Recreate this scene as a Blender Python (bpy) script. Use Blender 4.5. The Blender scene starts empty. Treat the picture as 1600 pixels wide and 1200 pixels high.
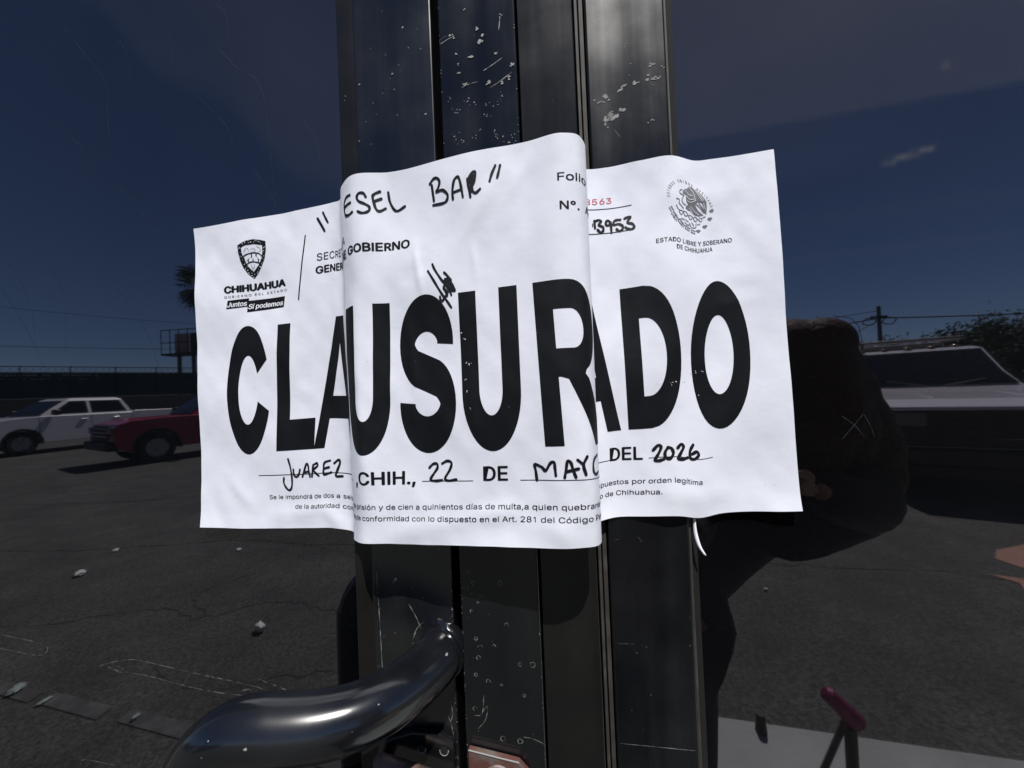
import bpy, bmesh, math, random
import numpy as np
from mathutils import Vector, Matrix

# ---------------------------------------------------------------- camera, world, sun, exposure
scn = bpy.context.scene
col = scn.collection
CAM = Vector((0, -.2514, 1.53))
cam_d = bpy.data.cameras.new('camera')
cam_d.sensor_fit = 'HORIZONTAL'; cam_d.sensor_width = 36; cam_d.lens = 13.5
cam_d.clip_start = .01; cam_d.clip_end = 2000
cam = bpy.data.objects.new('camera', cam_d); col.objects.link(cam)
FW = Vector((-.12185431, .9924237, .01570732)); CR = Vector((.99161164, .12241135, -.04149488)); CU = Vector((.04310326, -.01051923, .99901524))
cam.matrix_world = Matrix(((CR.x, CU.x, -FW.x, CAM.x), (CR.y, CU.y, -FW.y, CAM.y), (CR.z, CU.z, -FW.z, CAM.z), (0, 0, 0, 1)))
scn.camera = cam

SUN_EL, SUN_AZ = math.radians(58), math.radians(164)     # azimuth clockwise from +Y
sun_dir = Vector((math.sin(SUN_AZ) * math.cos(SUN_EL), math.cos(SUN_AZ) * math.cos(SUN_EL), math.sin(SUN_EL)))
world = bpy.data.worlds.new('World'); scn.world = world; world.use_nodes = True
wn = world.node_tree
sky = wn.nodes.new('ShaderNodeTexSky'); sky.sky_type = 'NISHITA'; sky.sun_disc = False
sky.sun_elevation = SUN_EL; sky.sun_rotation = SUN_AZ; sky.altitude = 3500; sky.air_density = 1.0; sky.dust_density = .35; sky.ozone_density = 5.5
wn.links.new(sky.outputs[0], wn.nodes['Background'].inputs[0]); wn.nodes['Background'].inputs[1].default_value = .05
sl = bpy.data.lights.new('sun', 'SUN'); sl.energy = 4.2; sl.angle = math.radians(.53); sl.color = (1, .965, .92)
so = bpy.data.objects.new('sun', sl); col.objects.link(so)
so.rotation_euler = sun_dir.to_track_quat('Z', 'Y').to_euler(); so.location = (3, -12, 20)
scn.view_settings.view_transform = 'Standard'; scn.view_settings.look = 'None'
scn.view_settings.exposure = .32; scn.view_settings.gamma = 1
scn.cycles.max_bounces = 8; scn.cycles.glossy_bounces = 5; scn.cycles.diffuse_bounces = 3
scn.cycles.sample_clamp_indirect = 8; scn.cycles.use_denoising = True

rnd = random.Random(5)

# ---------------------------------------------------------------- helpers
def new_mat(name, color, rough=.5, metal=0, ior=1.5, spec=None, bump=None, noise=None, coat=0):
    m = bpy.data.materials.new(name); m.use_nodes = True
    nt = m.node_tree; b = nt.nodes['Principled BSDF']
    b.inputs['Base Color'].default_value = (*color, 1); b.inputs['Roughness'].default_value = rough
    b.inputs['Metallic'].default_value = metal; b.inputs['IOR'].default_value = ior
    if spec is not None: b.inputs['Specular IOR Level'].default_value = spec
    if coat: b.inputs['Coat Weight'].default_value = coat; b.inputs['Coat Roughness'].default_value = .05
    tc = nt.nodes.new('ShaderNodeTexCoord')
    if noise:                                   # (scale, colour b, low, high)
        n = nt.nodes.new('ShaderNodeTexNoise'); n.inputs['Scale'].default_value = noise[0]; n.inputs['Detail'].default_value = 6
        r = nt.nodes.new('ShaderNodeMapRange'); r.inputs[1].default_value = noise[2]; r.inputs[2].default_value = noise[3]
        x = nt.nodes.new('ShaderNodeMix'); x.data_type = 'RGBA'
        x.inputs[6].default_value = (*color, 1); x.inputs[7].default_value = (*noise[1], 1)
        nt.links.new(tc.outputs['Object'], n.inputs['Vector']); nt.links.new(n.outputs[0], r.inputs[0])
        nt.links.new(r.outputs[0], x.inputs[0]); nt.links.new(x.outputs[2], b.inputs['Base Color'])
    if bump:                                    # (scale, distance, strength)
        n = nt.nodes.new('ShaderNodeTexNoise'); n.inputs['Scale'].default_value = bump[0]; n.inputs['Detail'].default_value = 5
        bu = nt.nodes.new('ShaderNodeBump'); bu.inputs['Distance'].default_value = bump[1]; bu.inputs['Strength'].default_value = bump[2]
        nt.links.new(tc.outputs['Object'], n.inputs['Vector']); nt.links.new(n.outputs[0], bu.inputs['Height'])
        nt.links.new(bu.outputs[0], b.inputs['Normal'])
    return m

def obj(name, bm, m, parent=None, smooth=False, bevel=None, recalc=True, angle=40):
    if recalc: bmesh.ops.recalc_face_normals(bm, faces=bm.faces)
    me = bpy.data.meshes.new(name); bm.to_mesh(me); bm.free()
    if isinstance(m, (list, tuple)):
        for q in m: me.materials.append(q)
    else: me.materials.append(m)
    o = bpy.data.objects.new(name, me); col.objects.link(o)
    if parent is not None: o.parent = parent
    if smooth:
        me.polygons.foreach_set('use_smooth', [True] * len(me.polygons))
        me.set_sharp_from_angle(angle=math.radians(angle))
    if bevel:
        b = o.modifiers.new('bevel', 'BEVEL'); b.width = bevel; b.segments = 3; b.limit_method = 'ANGLE'; b.angle_limit = math.radians(35)
    return o

def thing(name, label, cat, loc=(0, 0, 0), rz=0, group=None):
    o = bpy.data.objects.new(name, None); col.objects.link(o); o.empty_display_size = .1
    o.location = loc; o.rotation_euler = (0, 0, rz)
    o['label'] = label; o['category'] = cat
    if group: o['group'] = group
    return o

def tag(o, label, cat, group=None):
    o['label'] = label; o['category'] = cat
    if group: o['group'] = group
    return o

def structure(o): o['kind'] = 'structure'; return o

def box(bm, c, s, rot=None):
    r = bmesh.ops.create_cube(bm, size=1)
    M = Matrix.Translation(c) @ (rot.to_4x4() if rot is not None else Matrix.Identity(4)) @ Matrix.Diagonal((*s, 1))
    bmesh.ops.transform(bm, matrix=M, verts=r['verts']); return r['verts']

def span(bm, a, b):                              # box between two corners
    return box(bm, [(p + q) / 2 for p, q in zip(a, b)], [abs(p - q) for p, q in zip(a, b)])

def cyl(bm, a, b, r, r2=None, seg=16, caps=True):
    a, b = Vector(a), Vector(b); d = b - a
    M = Matrix.Translation((a + b) / 2) @ d.to_track_quat('Z', 'Y').to_matrix().to_4x4()
    return bmesh.ops.create_cone(bm, cap_ends=caps, segments=seg, radius1=r, radius2=r if r2 is None else r2, depth=d.length, matrix=M)['verts']

def catmull(pts, n=8):
    P = [Vector(p) for p in pts]
    if len(P) < 3: return P
    out = []
    for i in range(len(P) - 1):
        p0 = P[i - 1] if i else P[0] * 2 - P[1]; p1, p2 = P[i], P[i + 1]
        p3 = P[i + 2] if i + 2 < len(P) else p2 * 2 - p1
        for k in range(n):
            t = k / n
            out.append(.5 * (2 * p1 + (p2 - p0) * t + (2 * p0 - 5 * p1 + 4 * p2 - p3) * t * t + (3 * p1 - p0 - 3 * p2 + p3) * t ** 3))
    return out + [P[-1]]

def tube(bm, pts, r, seg=12, cap=True):
    P = [Vector(p) for p in pts]; n = len(P); rad = r if isinstance(r, (list, tuple)) else [r] * n
    T = [(P[min(i + 1, n - 1)] - P[max(i - 1, 0)]).normalized() for i in range(n)]
    up = Vector((0, 0, 1)) if abs(T[0].z) < .9 else Vector((1, 0, 0))
    N = (up - T[0] * up.dot(T[0])).normalized(); rings = []
    for i in range(n):
        N = (N - T[i] * N.dot(T[i])).normalized(); B = T[i].cross(N)
        rings.append([bm.verts.new(P[i] + (N * math.cos(2 * math.pi * k / seg) + B * math.sin(2 * math.pi * k / seg)) * rad[i]) for k in range(seg)])
    for a, b in zip(rings, rings[1:]):
        for k in range(seg): bm.faces.new((a[k], a[(k + 1) % seg], b[(k + 1) % seg], b[k]))
    if cap: bm.faces.new(rings[0][::-1]); bm.faces.new(rings[-1])

def prism(bm, pts, axis, a, b):                  # polygon in the other two axes, extruded along axis
    def mk(p, t):
        q = list(p); q.insert(axis, t); return bm.verts.new(q)
    A = [mk(p, a) for p in pts]; B = [mk(p, b) for p in pts]; n = len(pts)
    bm.faces.new(A); bm.faces.new(B[::-1])
    for i in range(n): bm.faces.new((A[i], B[i], B[(i + 1) % n], A[(i + 1) % n]))

def ico(bm, c, r, sub=2, s=(1, 1, 1)):
    M = Matrix.Translation(c) @ Matrix.Diagonal((r * s[0], r * s[1], r * s[2], 1))
    return bmesh.ops.create_icosphere(bm, subdivisions=sub, radius=1, matrix=M)['verts']

BM = bmesh.new

# ---------------------------------------------------------------- materials
def glass_film():
    m = bpy.data.materials.new('dark_reflective_film'); m.use_nodes = True; nt = m.node_tree; b = nt.nodes['Principled BSDF']
    L = nt.links.new; tc = nt.nodes.new('ShaderNodeTexCoord')
    b.inputs['IOR'].default_value = FILM_IOR; b.inputs['Specular Tint'].default_value = (.97, .90, 1, 1); b.inputs['Roughness'].default_value = .02
    n = nt.nodes.new('ShaderNodeTexNoise'); n.inputs['Scale'].default_value = 5; n.inputs['Detail'].default_value = 5
    mp = nt.nodes.new('ShaderNodeMapping'); mp.inputs['Scale'].default_value = (1, 1, .6)
    L(tc.outputs['Object'], mp.inputs[0]); L(mp.outputs[0], n.inputs['Vector'])
    r = nt.nodes.new('ShaderNodeMapRange'); r.inputs[1].default_value = .35; r.inputs[2].default_value = .75
    L(n.outputs[0], r.inputs[0])
    x = nt.nodes.new('ShaderNodeMix'); x.data_type = 'RGBA'; x.inputs[6].default_value = (.001, .0013, .002, 1); x.inputs[7].default_value = (.004, .0045, .0055, 1)
    L(r.outputs[0], x.inputs[0])
    # fine speckle of dust lying on the film
    d = nt.nodes.new('ShaderNodeTexNoise'); d.inputs['Scale'].default_value = 900; d.inputs['Detail'].default_value = 2
    L(tc.outputs['Object'], d.inputs['Vector'])
    r2 = nt.nodes.new('ShaderNodeMapRange'); r2.inputs[1].default_value = .55; r2.inputs[2].default_value = .85; r2.inputs[4].default_value = .35
    L(d.outputs[0], r2.inputs[0])
    x2 = nt.nodes.new('ShaderNodeMix'); x2.data_type = 'RGBA'; x2.inputs[7].default_value = (.03, .03, .032, 1)
    L(r2.outputs[0], x2.inputs[0]); L(x.outputs[2], x2.inputs[6]); L(x2.outputs[2], b.inputs['Base Color'])
    # the film is a little wavy
    w = nt.nodes.new('ShaderNodeTexNoise'); w.inputs['Scale'].default_value = 7; w.inputs['Detail'].default_value = 1
    L(tc.outputs['Object'], w.inputs['Vector'])
    bu = nt.nodes.new('ShaderNodeBump'); bu.inputs['Distance'].default_value = .001; bu.inputs['Strength'].default_value = .025
    L(w.outputs[0], bu.inputs['Height']); L(bu.outputs[0], b.inputs['Normal'])
    return m

def black_paint(name, c1, c2, rough, ior=1.5, streak=True):
    """glossy dark enamel with rubbed patches, rain streaks and small chips"""
    m = bpy.data.materials.new(name); m.use_nodes = True; nt = m.node_tree; b = nt.nodes['Principled BSDF']; L = nt.links.new
    tc = nt.nodes.new('ShaderNodeTexCoord'); b.inputs['IOR'].default_value = ior
    mp = nt.nodes.new('ShaderNodeMapping'); mp.inputs['Scale'].default_value = (60, 60, 2.5) if streak else (14, 14, 14); L(tc.outputs['Object'], mp.inputs[0])
    n = nt.nodes.new('ShaderNodeTexNoise'); n.inputs['Scale'].default_value = 1; n.inputs['Detail'].default_value = 6; L(mp.outputs[0], n.inputs['Vector'])
    n2 = nt.nodes.new('ShaderNodeTexNoise'); n2.inputs['Scale'].default_value = 26; n2.inputs['Detail'].default_value = 8; L(tc.outputs['Object'], n2.inputs['Vector'])
    mu = nt.nodes.new('ShaderNodeMath'); mu.operation = 'MULTIPLY'; L(n.outputs[0], mu.inputs[0]); L(n2.outputs[0], mu.inputs[1])
    r = nt.nodes.new('ShaderNodeMapRange'); r.inputs[1].default_value = .15; r.inputs[2].default_value = .42; L(mu.outputs[0], r.inputs[0])
    x = nt.nodes.new('ShaderNodeMix'); x.data_type = 'RGBA'; x.inputs[6].default_value = (*c1, 1); x.inputs[7].default_value = (*c2, 1)
    L(r.outputs[0], x.inputs[0])
    v = nt.nodes.new('ShaderNodeTexNoise'); v.inputs['Scale'].default_value = 420; v.inputs['Detail'].default_value = 3; L(tc.outputs['Object'], v.inputs['Vector'])
    g = nt.nodes.new('ShaderNodeMapRange'); g.inputs[1].default_value = .75; g.inputs[2].default_value = .78; L(v.outputs[0], g.inputs[0])
    x2 = nt.nodes.new('ShaderNodeMix'); x2.data_type = 'RGBA'; x2.inputs[7].default_value = (.09, .088, .085, 1); L(g.outputs[0], x2.inputs[0]); L(x.outputs[2], x2.inputs[6])
    L(x2.outputs[2], b.inputs['Base Color'])
    rr = nt.nodes.new('ShaderNodeMapRange'); rr.inputs[1].default_value = .12; rr.inputs[2].default_value = .45; rr.inputs[3].default_value = rough * .75; rr.inputs[4].default_value = rough * 1.35
    L(mu.outputs[0], rr.inputs[0]); L(rr.outputs[0], b.inputs['Roughness'])
    bu = nt.nodes.new('ShaderNodeBump'); bu.inputs['Distance'].default_value = .0006; bu.inputs['Strength'].default_value = .12
    L(n2.outputs[0], bu.inputs['Height']); L(bu.outputs[0], b.inputs['Normal'])
    return m

FILM_IOR = 2.55
M_film = glass_film()
M_stile = black_paint('black_enamel', (.0035, .004, .0055), (.008, .0085, .0095), .16, ior=1.65)
M_stile2 = black_paint('worn_black_enamel', (.004, .0045, .006), (.010, .0105, .012), .22, ior=1.8)
M_flange = black_paint('dusty_black_enamel', (.006, .006, .0062), (.012, .0115, .011), .17)
M_stile3 = black_paint('sunlit_black_enamel', (.004, .0045, .006), (.010, .0105, .012), .24)
M_bead = black_paint('bronze_glazing_bead', (.008, .0075, .007), (.0115, .0105, .01), .26)
M_gasket = new_mat('grey_rubber', (.03, .027, .024), .7, noise=(90, (.06, .057, .05), .45, .75))
M_gap = new_mat('dark_void', (.002, .002, .002), .9)
M_tube = black_paint('black_handle_enamel', (.004, .0045, .0065), (.011, .0115, .014), .17, ior=1.75, streak=False)
M_chip = new_mat('bare_chip', (.25, .245, .24), .6)
M_scuff = new_mat('grey_scuff', (.19, .19, .185), .55, noise=(300, (.03, .03, .03), .4, .62))
M_residue = new_mat('tape_residue', (.11, .108, .102), .7, noise=(260, (.01, .01, .01), .35, .6))
M_filmline = new_mat('film_crease', (.032, .036, .043), .5)
M_rust = new_mat('rusty_red_primer', (.1, .038, .03), .6, noise=(70, (.12, .1, .09), .42, .6), bump=(160, .0008, .5))
M_steel = new_mat('weathered_steel', (.24, .2, .19), .5, noise=(140, (.09, .05, .04), .45, .65), bump=(200, .0006, .5))
M_pinkpaint = new_mat('worn_pinkish_paint', (.16, .1, .09), .45, noise=(120, (.05, .035, .03), .4, .65))
M_paper = new_mat('paper', (.755, .775, .85), .75, bump=(110, .0012, .2), noise=(18, (.725, .745, .82), .35, .7))
M_ink = new_mat('black_toner', (.005, .0055, .0075), .6, spec=.16, noise=(55, (.009, .0095, .012), .4, .7))
M_marker = new_mat('black_marker', (.007, .007, .009), .5, spec=.3)
M_red = new_mat('red_numbering_ink', (.55, .06, .09), .6)
M_white_ink = new_mat('paper_white', (.8, .81, .86), .75)
M_asphalt = new_mat('asphalt', (.047, .049, .042), .9, noise=(.6, (.071, .074, .064), .3, .75), bump=(70, .02, .7))
_nt = M_asphalt.node_tree; _b = _nt.nodes['Principled BSDF']; _src = _b.inputs['Base Color'].links[0].from_socket      # stone chippings and stains
_v = _nt.nodes.new('ShaderNodeTexVoronoi'); _v.inputs['Scale'].default_value = 75; _n = _nt.nodes.new('ShaderNodeTexNoise'); _n.inputs['Scale'].default_value = 2.2; _n.inputs['Detail'].default_value = 9
_tc = _nt.nodes.new('ShaderNodeTexCoord'); _nt.links.new(_tc.outputs['Object'], _v.inputs['Vector']); _nt.links.new(_tc.outputs['Object'], _n.inputs['Vector'])
_h = _nt.nodes.new('ShaderNodeSeparateColor'); _nt.links.new(_v.outputs['Color'], _h.inputs[0])
_r = _nt.nodes.new('ShaderNodeMapRange'); _r.inputs[3].default_value = .55; _r.inputs[4].default_value = 1.5; _nt.links.new(_h.outputs[0], _r.inputs[0])
_r2 = _nt.nodes.new('ShaderNodeMapRange'); _r2.inputs[1].default_value = .3; _r2.inputs[2].default_value = .7; _r2.inputs[3].default_value = .7; _r2.inputs[4].default_value = 1.25; _nt.links.new(_n.outputs[0], _r2.inputs[0])
_m = _nt.nodes.new('ShaderNodeMath'); _m.operation = 'MULTIPLY'; _nt.links.new(_r.outputs[0], _m.inputs[0]); _nt.links.new(_r2.outputs[0], _m.inputs[1])
_x = _nt.nodes.new('ShaderNodeVectorMath'); _x.operation = 'SCALE'; _nt.links.new(_src, _x.inputs[0]); _nt.links.new(_m.outputs[0], _x.inputs['Scale']); _nt.links.new(_x.outputs[0], _b.inputs['Base Color'])
M_crack = new_mat('crack_filler', (.026, .026, .024), .9)
M_concrete = new_mat('grey_concrete', (.25, .27, .255), .85, noise=(3, (.36, .38, .36), .3, .7), bump=(30, .01, .4))
M_pinkpave = new_mat('terracotta_paving', (.3, .17, .12), .85, noise=(6, (.36, .21, .16), .3, .7))
M_white = new_mat('white_car_paint', (.72, .73, .75), .25, coat=.6)
M_redpaint = new_mat('dark_red_car_paint', (.34, .014, .04), .28, coat=.6)
M_blackpl = new_mat('black_plastic', (.008, .008, .009), .5)
M_carglass = new_mat('car_glass', (.006, .008, .009), .03, ior=1.5)
M_rubber = new_mat('tyre_rubber', (.014, .014, .015), .85)
M_chrome = new_mat('chrome', (.7, .7, .72), .12, metal=1)
M_alloy = new_mat('alloy_rim', (.34, .34, .35), .3, metal=.8)
M_lens = new_mat('lamp_lens', (.12, .125, .135), .08)
M_amber = new_mat('amber_lens', (.2, .1, .04), .2)
M_tail = new_mat('red_lens', (.3, .01, .01), .15)
M_wall = new_mat('weathered_block_wall', (.13, .115, .095), .9, noise=(.8, (.18, .165, .14), .35, .7))
M_screen = new_mat('dark_green_windscreen', (.022, .05, .05), .8, noise=(1.2, (.035, .075, .07), .35, .7))
M_galv = new_mat('galvanised_pipe', (.2, .2, .19), .5, metal=.3)
M_strip = new_mat('pale_grey_dash', (.4, .42, .42), .7)
M_sign = new_mat('faded_sign_face', (.035, .03, .03), .6)
M_poster = new_mat('sun_faded_poster', (.5, .36, .38), .7, noise=(.5, (.42, .16, .17), .5, .6))
M_darksteel = new_mat('dark_steel', (.02, .021, .024), .6)
M_bark = new_mat('bark', (.09, .07, .05), .9, bump=(12, .05, .7))
M_leaf = new_mat('leaf', (.035, .06, .02), .65, noise=(.7, (.06, .09, .03), .35, .65))
M_palm = new_mat('palm_leaf', (.045, .06, .022), .6, noise=(1, (.1, .085, .04), .4, .7))
M_pole = new_mat('utility_pole_wood', (.06, .045, .035), .85)
M_wire = new_mat('cable', (.01, .01, .011), .6)
M_skin = new_mat('skin', (.26, .14, .095), .55, bump=(300, .0005, .2))
M_hair = new_mat('dark_brown_hair', (.042, .022, .010), .65, spec=.2, bump=(90, .006, .8))
M_cloth = new_mat('black_cloth', (.005, .005, .006), .85, bump=(25, .006, .5))
M_denim = new_mat('dark_trousers', (.006, .0065, .008), .85, bump=(30, .005, .4))
M_magenta = new_mat('magenta_plastic', (.16, .012, .06), .5)
M_stake = new_mat('weathered_wood', (.05, .042, .035), .8)
M_glassbit = new_mat('pale_green_glass', (.3, .37, .33), .3)
M_litter = new_mat('white_litter', (.62, .62, .6), .8)
M_paintline = new_mat('worn_road_paint', (.1, .108, .1), .85, noise=(9, (.052, .052, .049), .36, .58))
M_stucco = new_mat('grey_stucco', (.22, .215, .2), .9, noise=(4, (.26, .25, .235), .3, .7), bump=(60, .01, .4))
M_phone = new_mat('phone_black_glass', (.008, .008, .009), .12)
M_print = new_mat('faded_shirt_print', (.05, .052, .055), .8)
M_eye = new_mat('eye_white', (.6, .6, .58), .3); M_iris = new_mat('iris', (.02, .012, .008), .2); M_lip = new_mat('lips', (.3, .1, .08), .5)

# ---------------------------------------------------------------- the setting: ground
bm = BM()
for v in [(-250, -250), (250, -250), (250, 60), (-250, 60)]: bm.verts.new((*v, 0))
bm.faces.new(bm.verts[:]); structure(obj('ground', bm, M_asphalt))

bm = BM(); prism(bm, [(.2, -.03), (.2, -1.50), (.57, -1.51), (1.63, -1.39), (3.1, -1.22), (3.1, -.03)], 2, -.2, .10)
structure(obj('pavement', bm, M_concrete, bevel=.012))

def flat(name, pts, z, m, kind='structure'):
    bm = BM(); vs = [bm.verts.new((x, -y, z)) for x, y in pts]; bm.faces.new(vs)
    for f in bm.faces:
        f.normal_update()
        if f.normal.z < 0: f.normal_flip()
    o = obj(name, bm, m, recalc=False); o['kind'] = kind; return o
flat('sunlit_paving', [(3.44, 3.33), (3.62, 3.50), (4.05, 3.66), (5.4, 3.55), (5.0, 2.9), (3.47, 3.15)], .004, M_pinkpave)  # terracotta paving shaped to its sunlit parts; the light sits in the outline
flat('sunlit_paving', [(3.13, 3.06), (3.2, 2.93), (3.03, 2.70), (4.2, 1.6), (5.2, 2.5), (3.6, 2.86)], .004, M_pinkpave)
bm = BM()                                        # faded parking line, broken up
for t0, t1 in [(0, .28), (.33, .62), (.7, 1.0), (1.3, 1.55)]:
    a, b = Vector((-3.25, -1.53, .005)), Vector((-1.75, -1.35, .005)); d = b - a; n = Vector((.12, 1, 0)) * .05
    p, q = a + d * t0, a + d * t1
    vs = [bm.verts.new(k) for k in (p - n, p + n * rnd.uniform(.2, .6), q + n * rnd.uniform(.3, .8), q - n * .8)]; bm.faces.new(vs)
structure(obj('road_marking', bm, M_paintline))
bm = BM()                                        # long cracks in the asphalt
def crack(pts, w):
    P = catmull([(x, -y, .003) for x, y in pts], 10); R = random.Random(len(pts) * 7 + int(pts[0][0] * 10))
    P = [p + Vector((R.uniform(-.03, .03), R.uniform(-.03, .03), 0)) for p in P]; prev = None
    for i, p in enumerate(P):
        t = (P[min(i + 1, len(P) - 1)] - P[max(i - 1, 0)]).normalized(); n = Vector((-t.y, t.x, 0)) * w * R.uniform(.1, .9)
        cur = (bm.verts.new(p - n), bm.verts.new(p + n))
        if prev: bm.faces.new((prev[0], cur[0], cur[1], prev[1]))
        prev = cur
crack([(-5, 2.0), (-3.79, 2.05), (-3.1, 2.3), (-2.6, 2.2), (-2.2, 2.45), (-1.6, 2.35), (-.6, 2.6), (.4, 2.5)], .006)
crack([(-8, 3.2), (-5.2, 3.3), (-3.6, 3.6), (-2.4, 3.5), (-.5, 3.8)], .007)
crack([(-2.9, 3.5), (-2.75, 2.9), (-2.95, 2.5), (-2.6, 2.25)], .005)
crack([(-12, 5.2), (-8, 5.0), (-4, 5.6), (0, 5.2)], .01)
crack([(.9, 3.3), (2.0, 3.15), (3.1, 3.0), (4.2, 2.3)], .008)
crack([(-2.4, 1.7), (-1.9, 1.62), (-1.2, 1.8), (-.4, 1.7)], .004)
structure(obj('ground_crack', bm, M_crack))
ST=[[-0.2598,-0.0025,1.6572,-0.25889,-0.0025,1.4412],[-0.19548,-0.00799,1.65788,-0.19811,-0.00799,1.44189],[-0.165,-0.01023,1.65918,-0.16807,-0.01023,1.44321],[-0.14489,-0.01252,1.65999,-0.15051,-0.01252,1.44407],[-0.1385,-0.0155,1.65964,-0.138,-0.0155,1.44376],[-0.12705,-0.03163,1.65965,-0.12593,-0.03163,1.44366],[-0.11734,-0.03832,1.66045,-0.11819,-0.03832,1.44445],[-0.09273,-0.03814,1.66011,-0.09712,-0.03814,1.44416],[-0.06442,-0.04152,1.66131,-0.06927,-0.04152,1.44536],[-0.04146,-0.04445,1.66195,-0.04669,-0.04445,1.44601],[-0.01271,-0.04738,1.66267,-0.01841,-0.04738,1.44675],[0.00774,-0.0496,1.66318,0.00496,-0.0496,1.44719],[0.01551,-0.04641,1.66296,0.01499,-0.04641,1.44697],[0.01967,-0.03862,1.66225,0.01906,-0.03862,1.44625],[0.0165,-0.022,1.66392,0.016,-0.022,1.44804],[0.0205,-0.0135,1.66403,0.0195,-0.0135,1.44813],[0.03391,-0.00875,1.66536,0.02934,-0.00875,1.4494],[0.0549,-0.0101,1.66656,0.05074,-0.0101,1.4506],[0.07339,-0.01127,1.66726,0.0671,-0.01127,1.45135],[0.08757,-0.00696,1.66467,0.08117,-0.00696,1.44877],[0.09798,-0.00397,1.66603,0.09335,-0.00397,1.45008],[0.13374,-0.00431,1.66793,0.1384,-0.00431,1.45198]]
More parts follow.
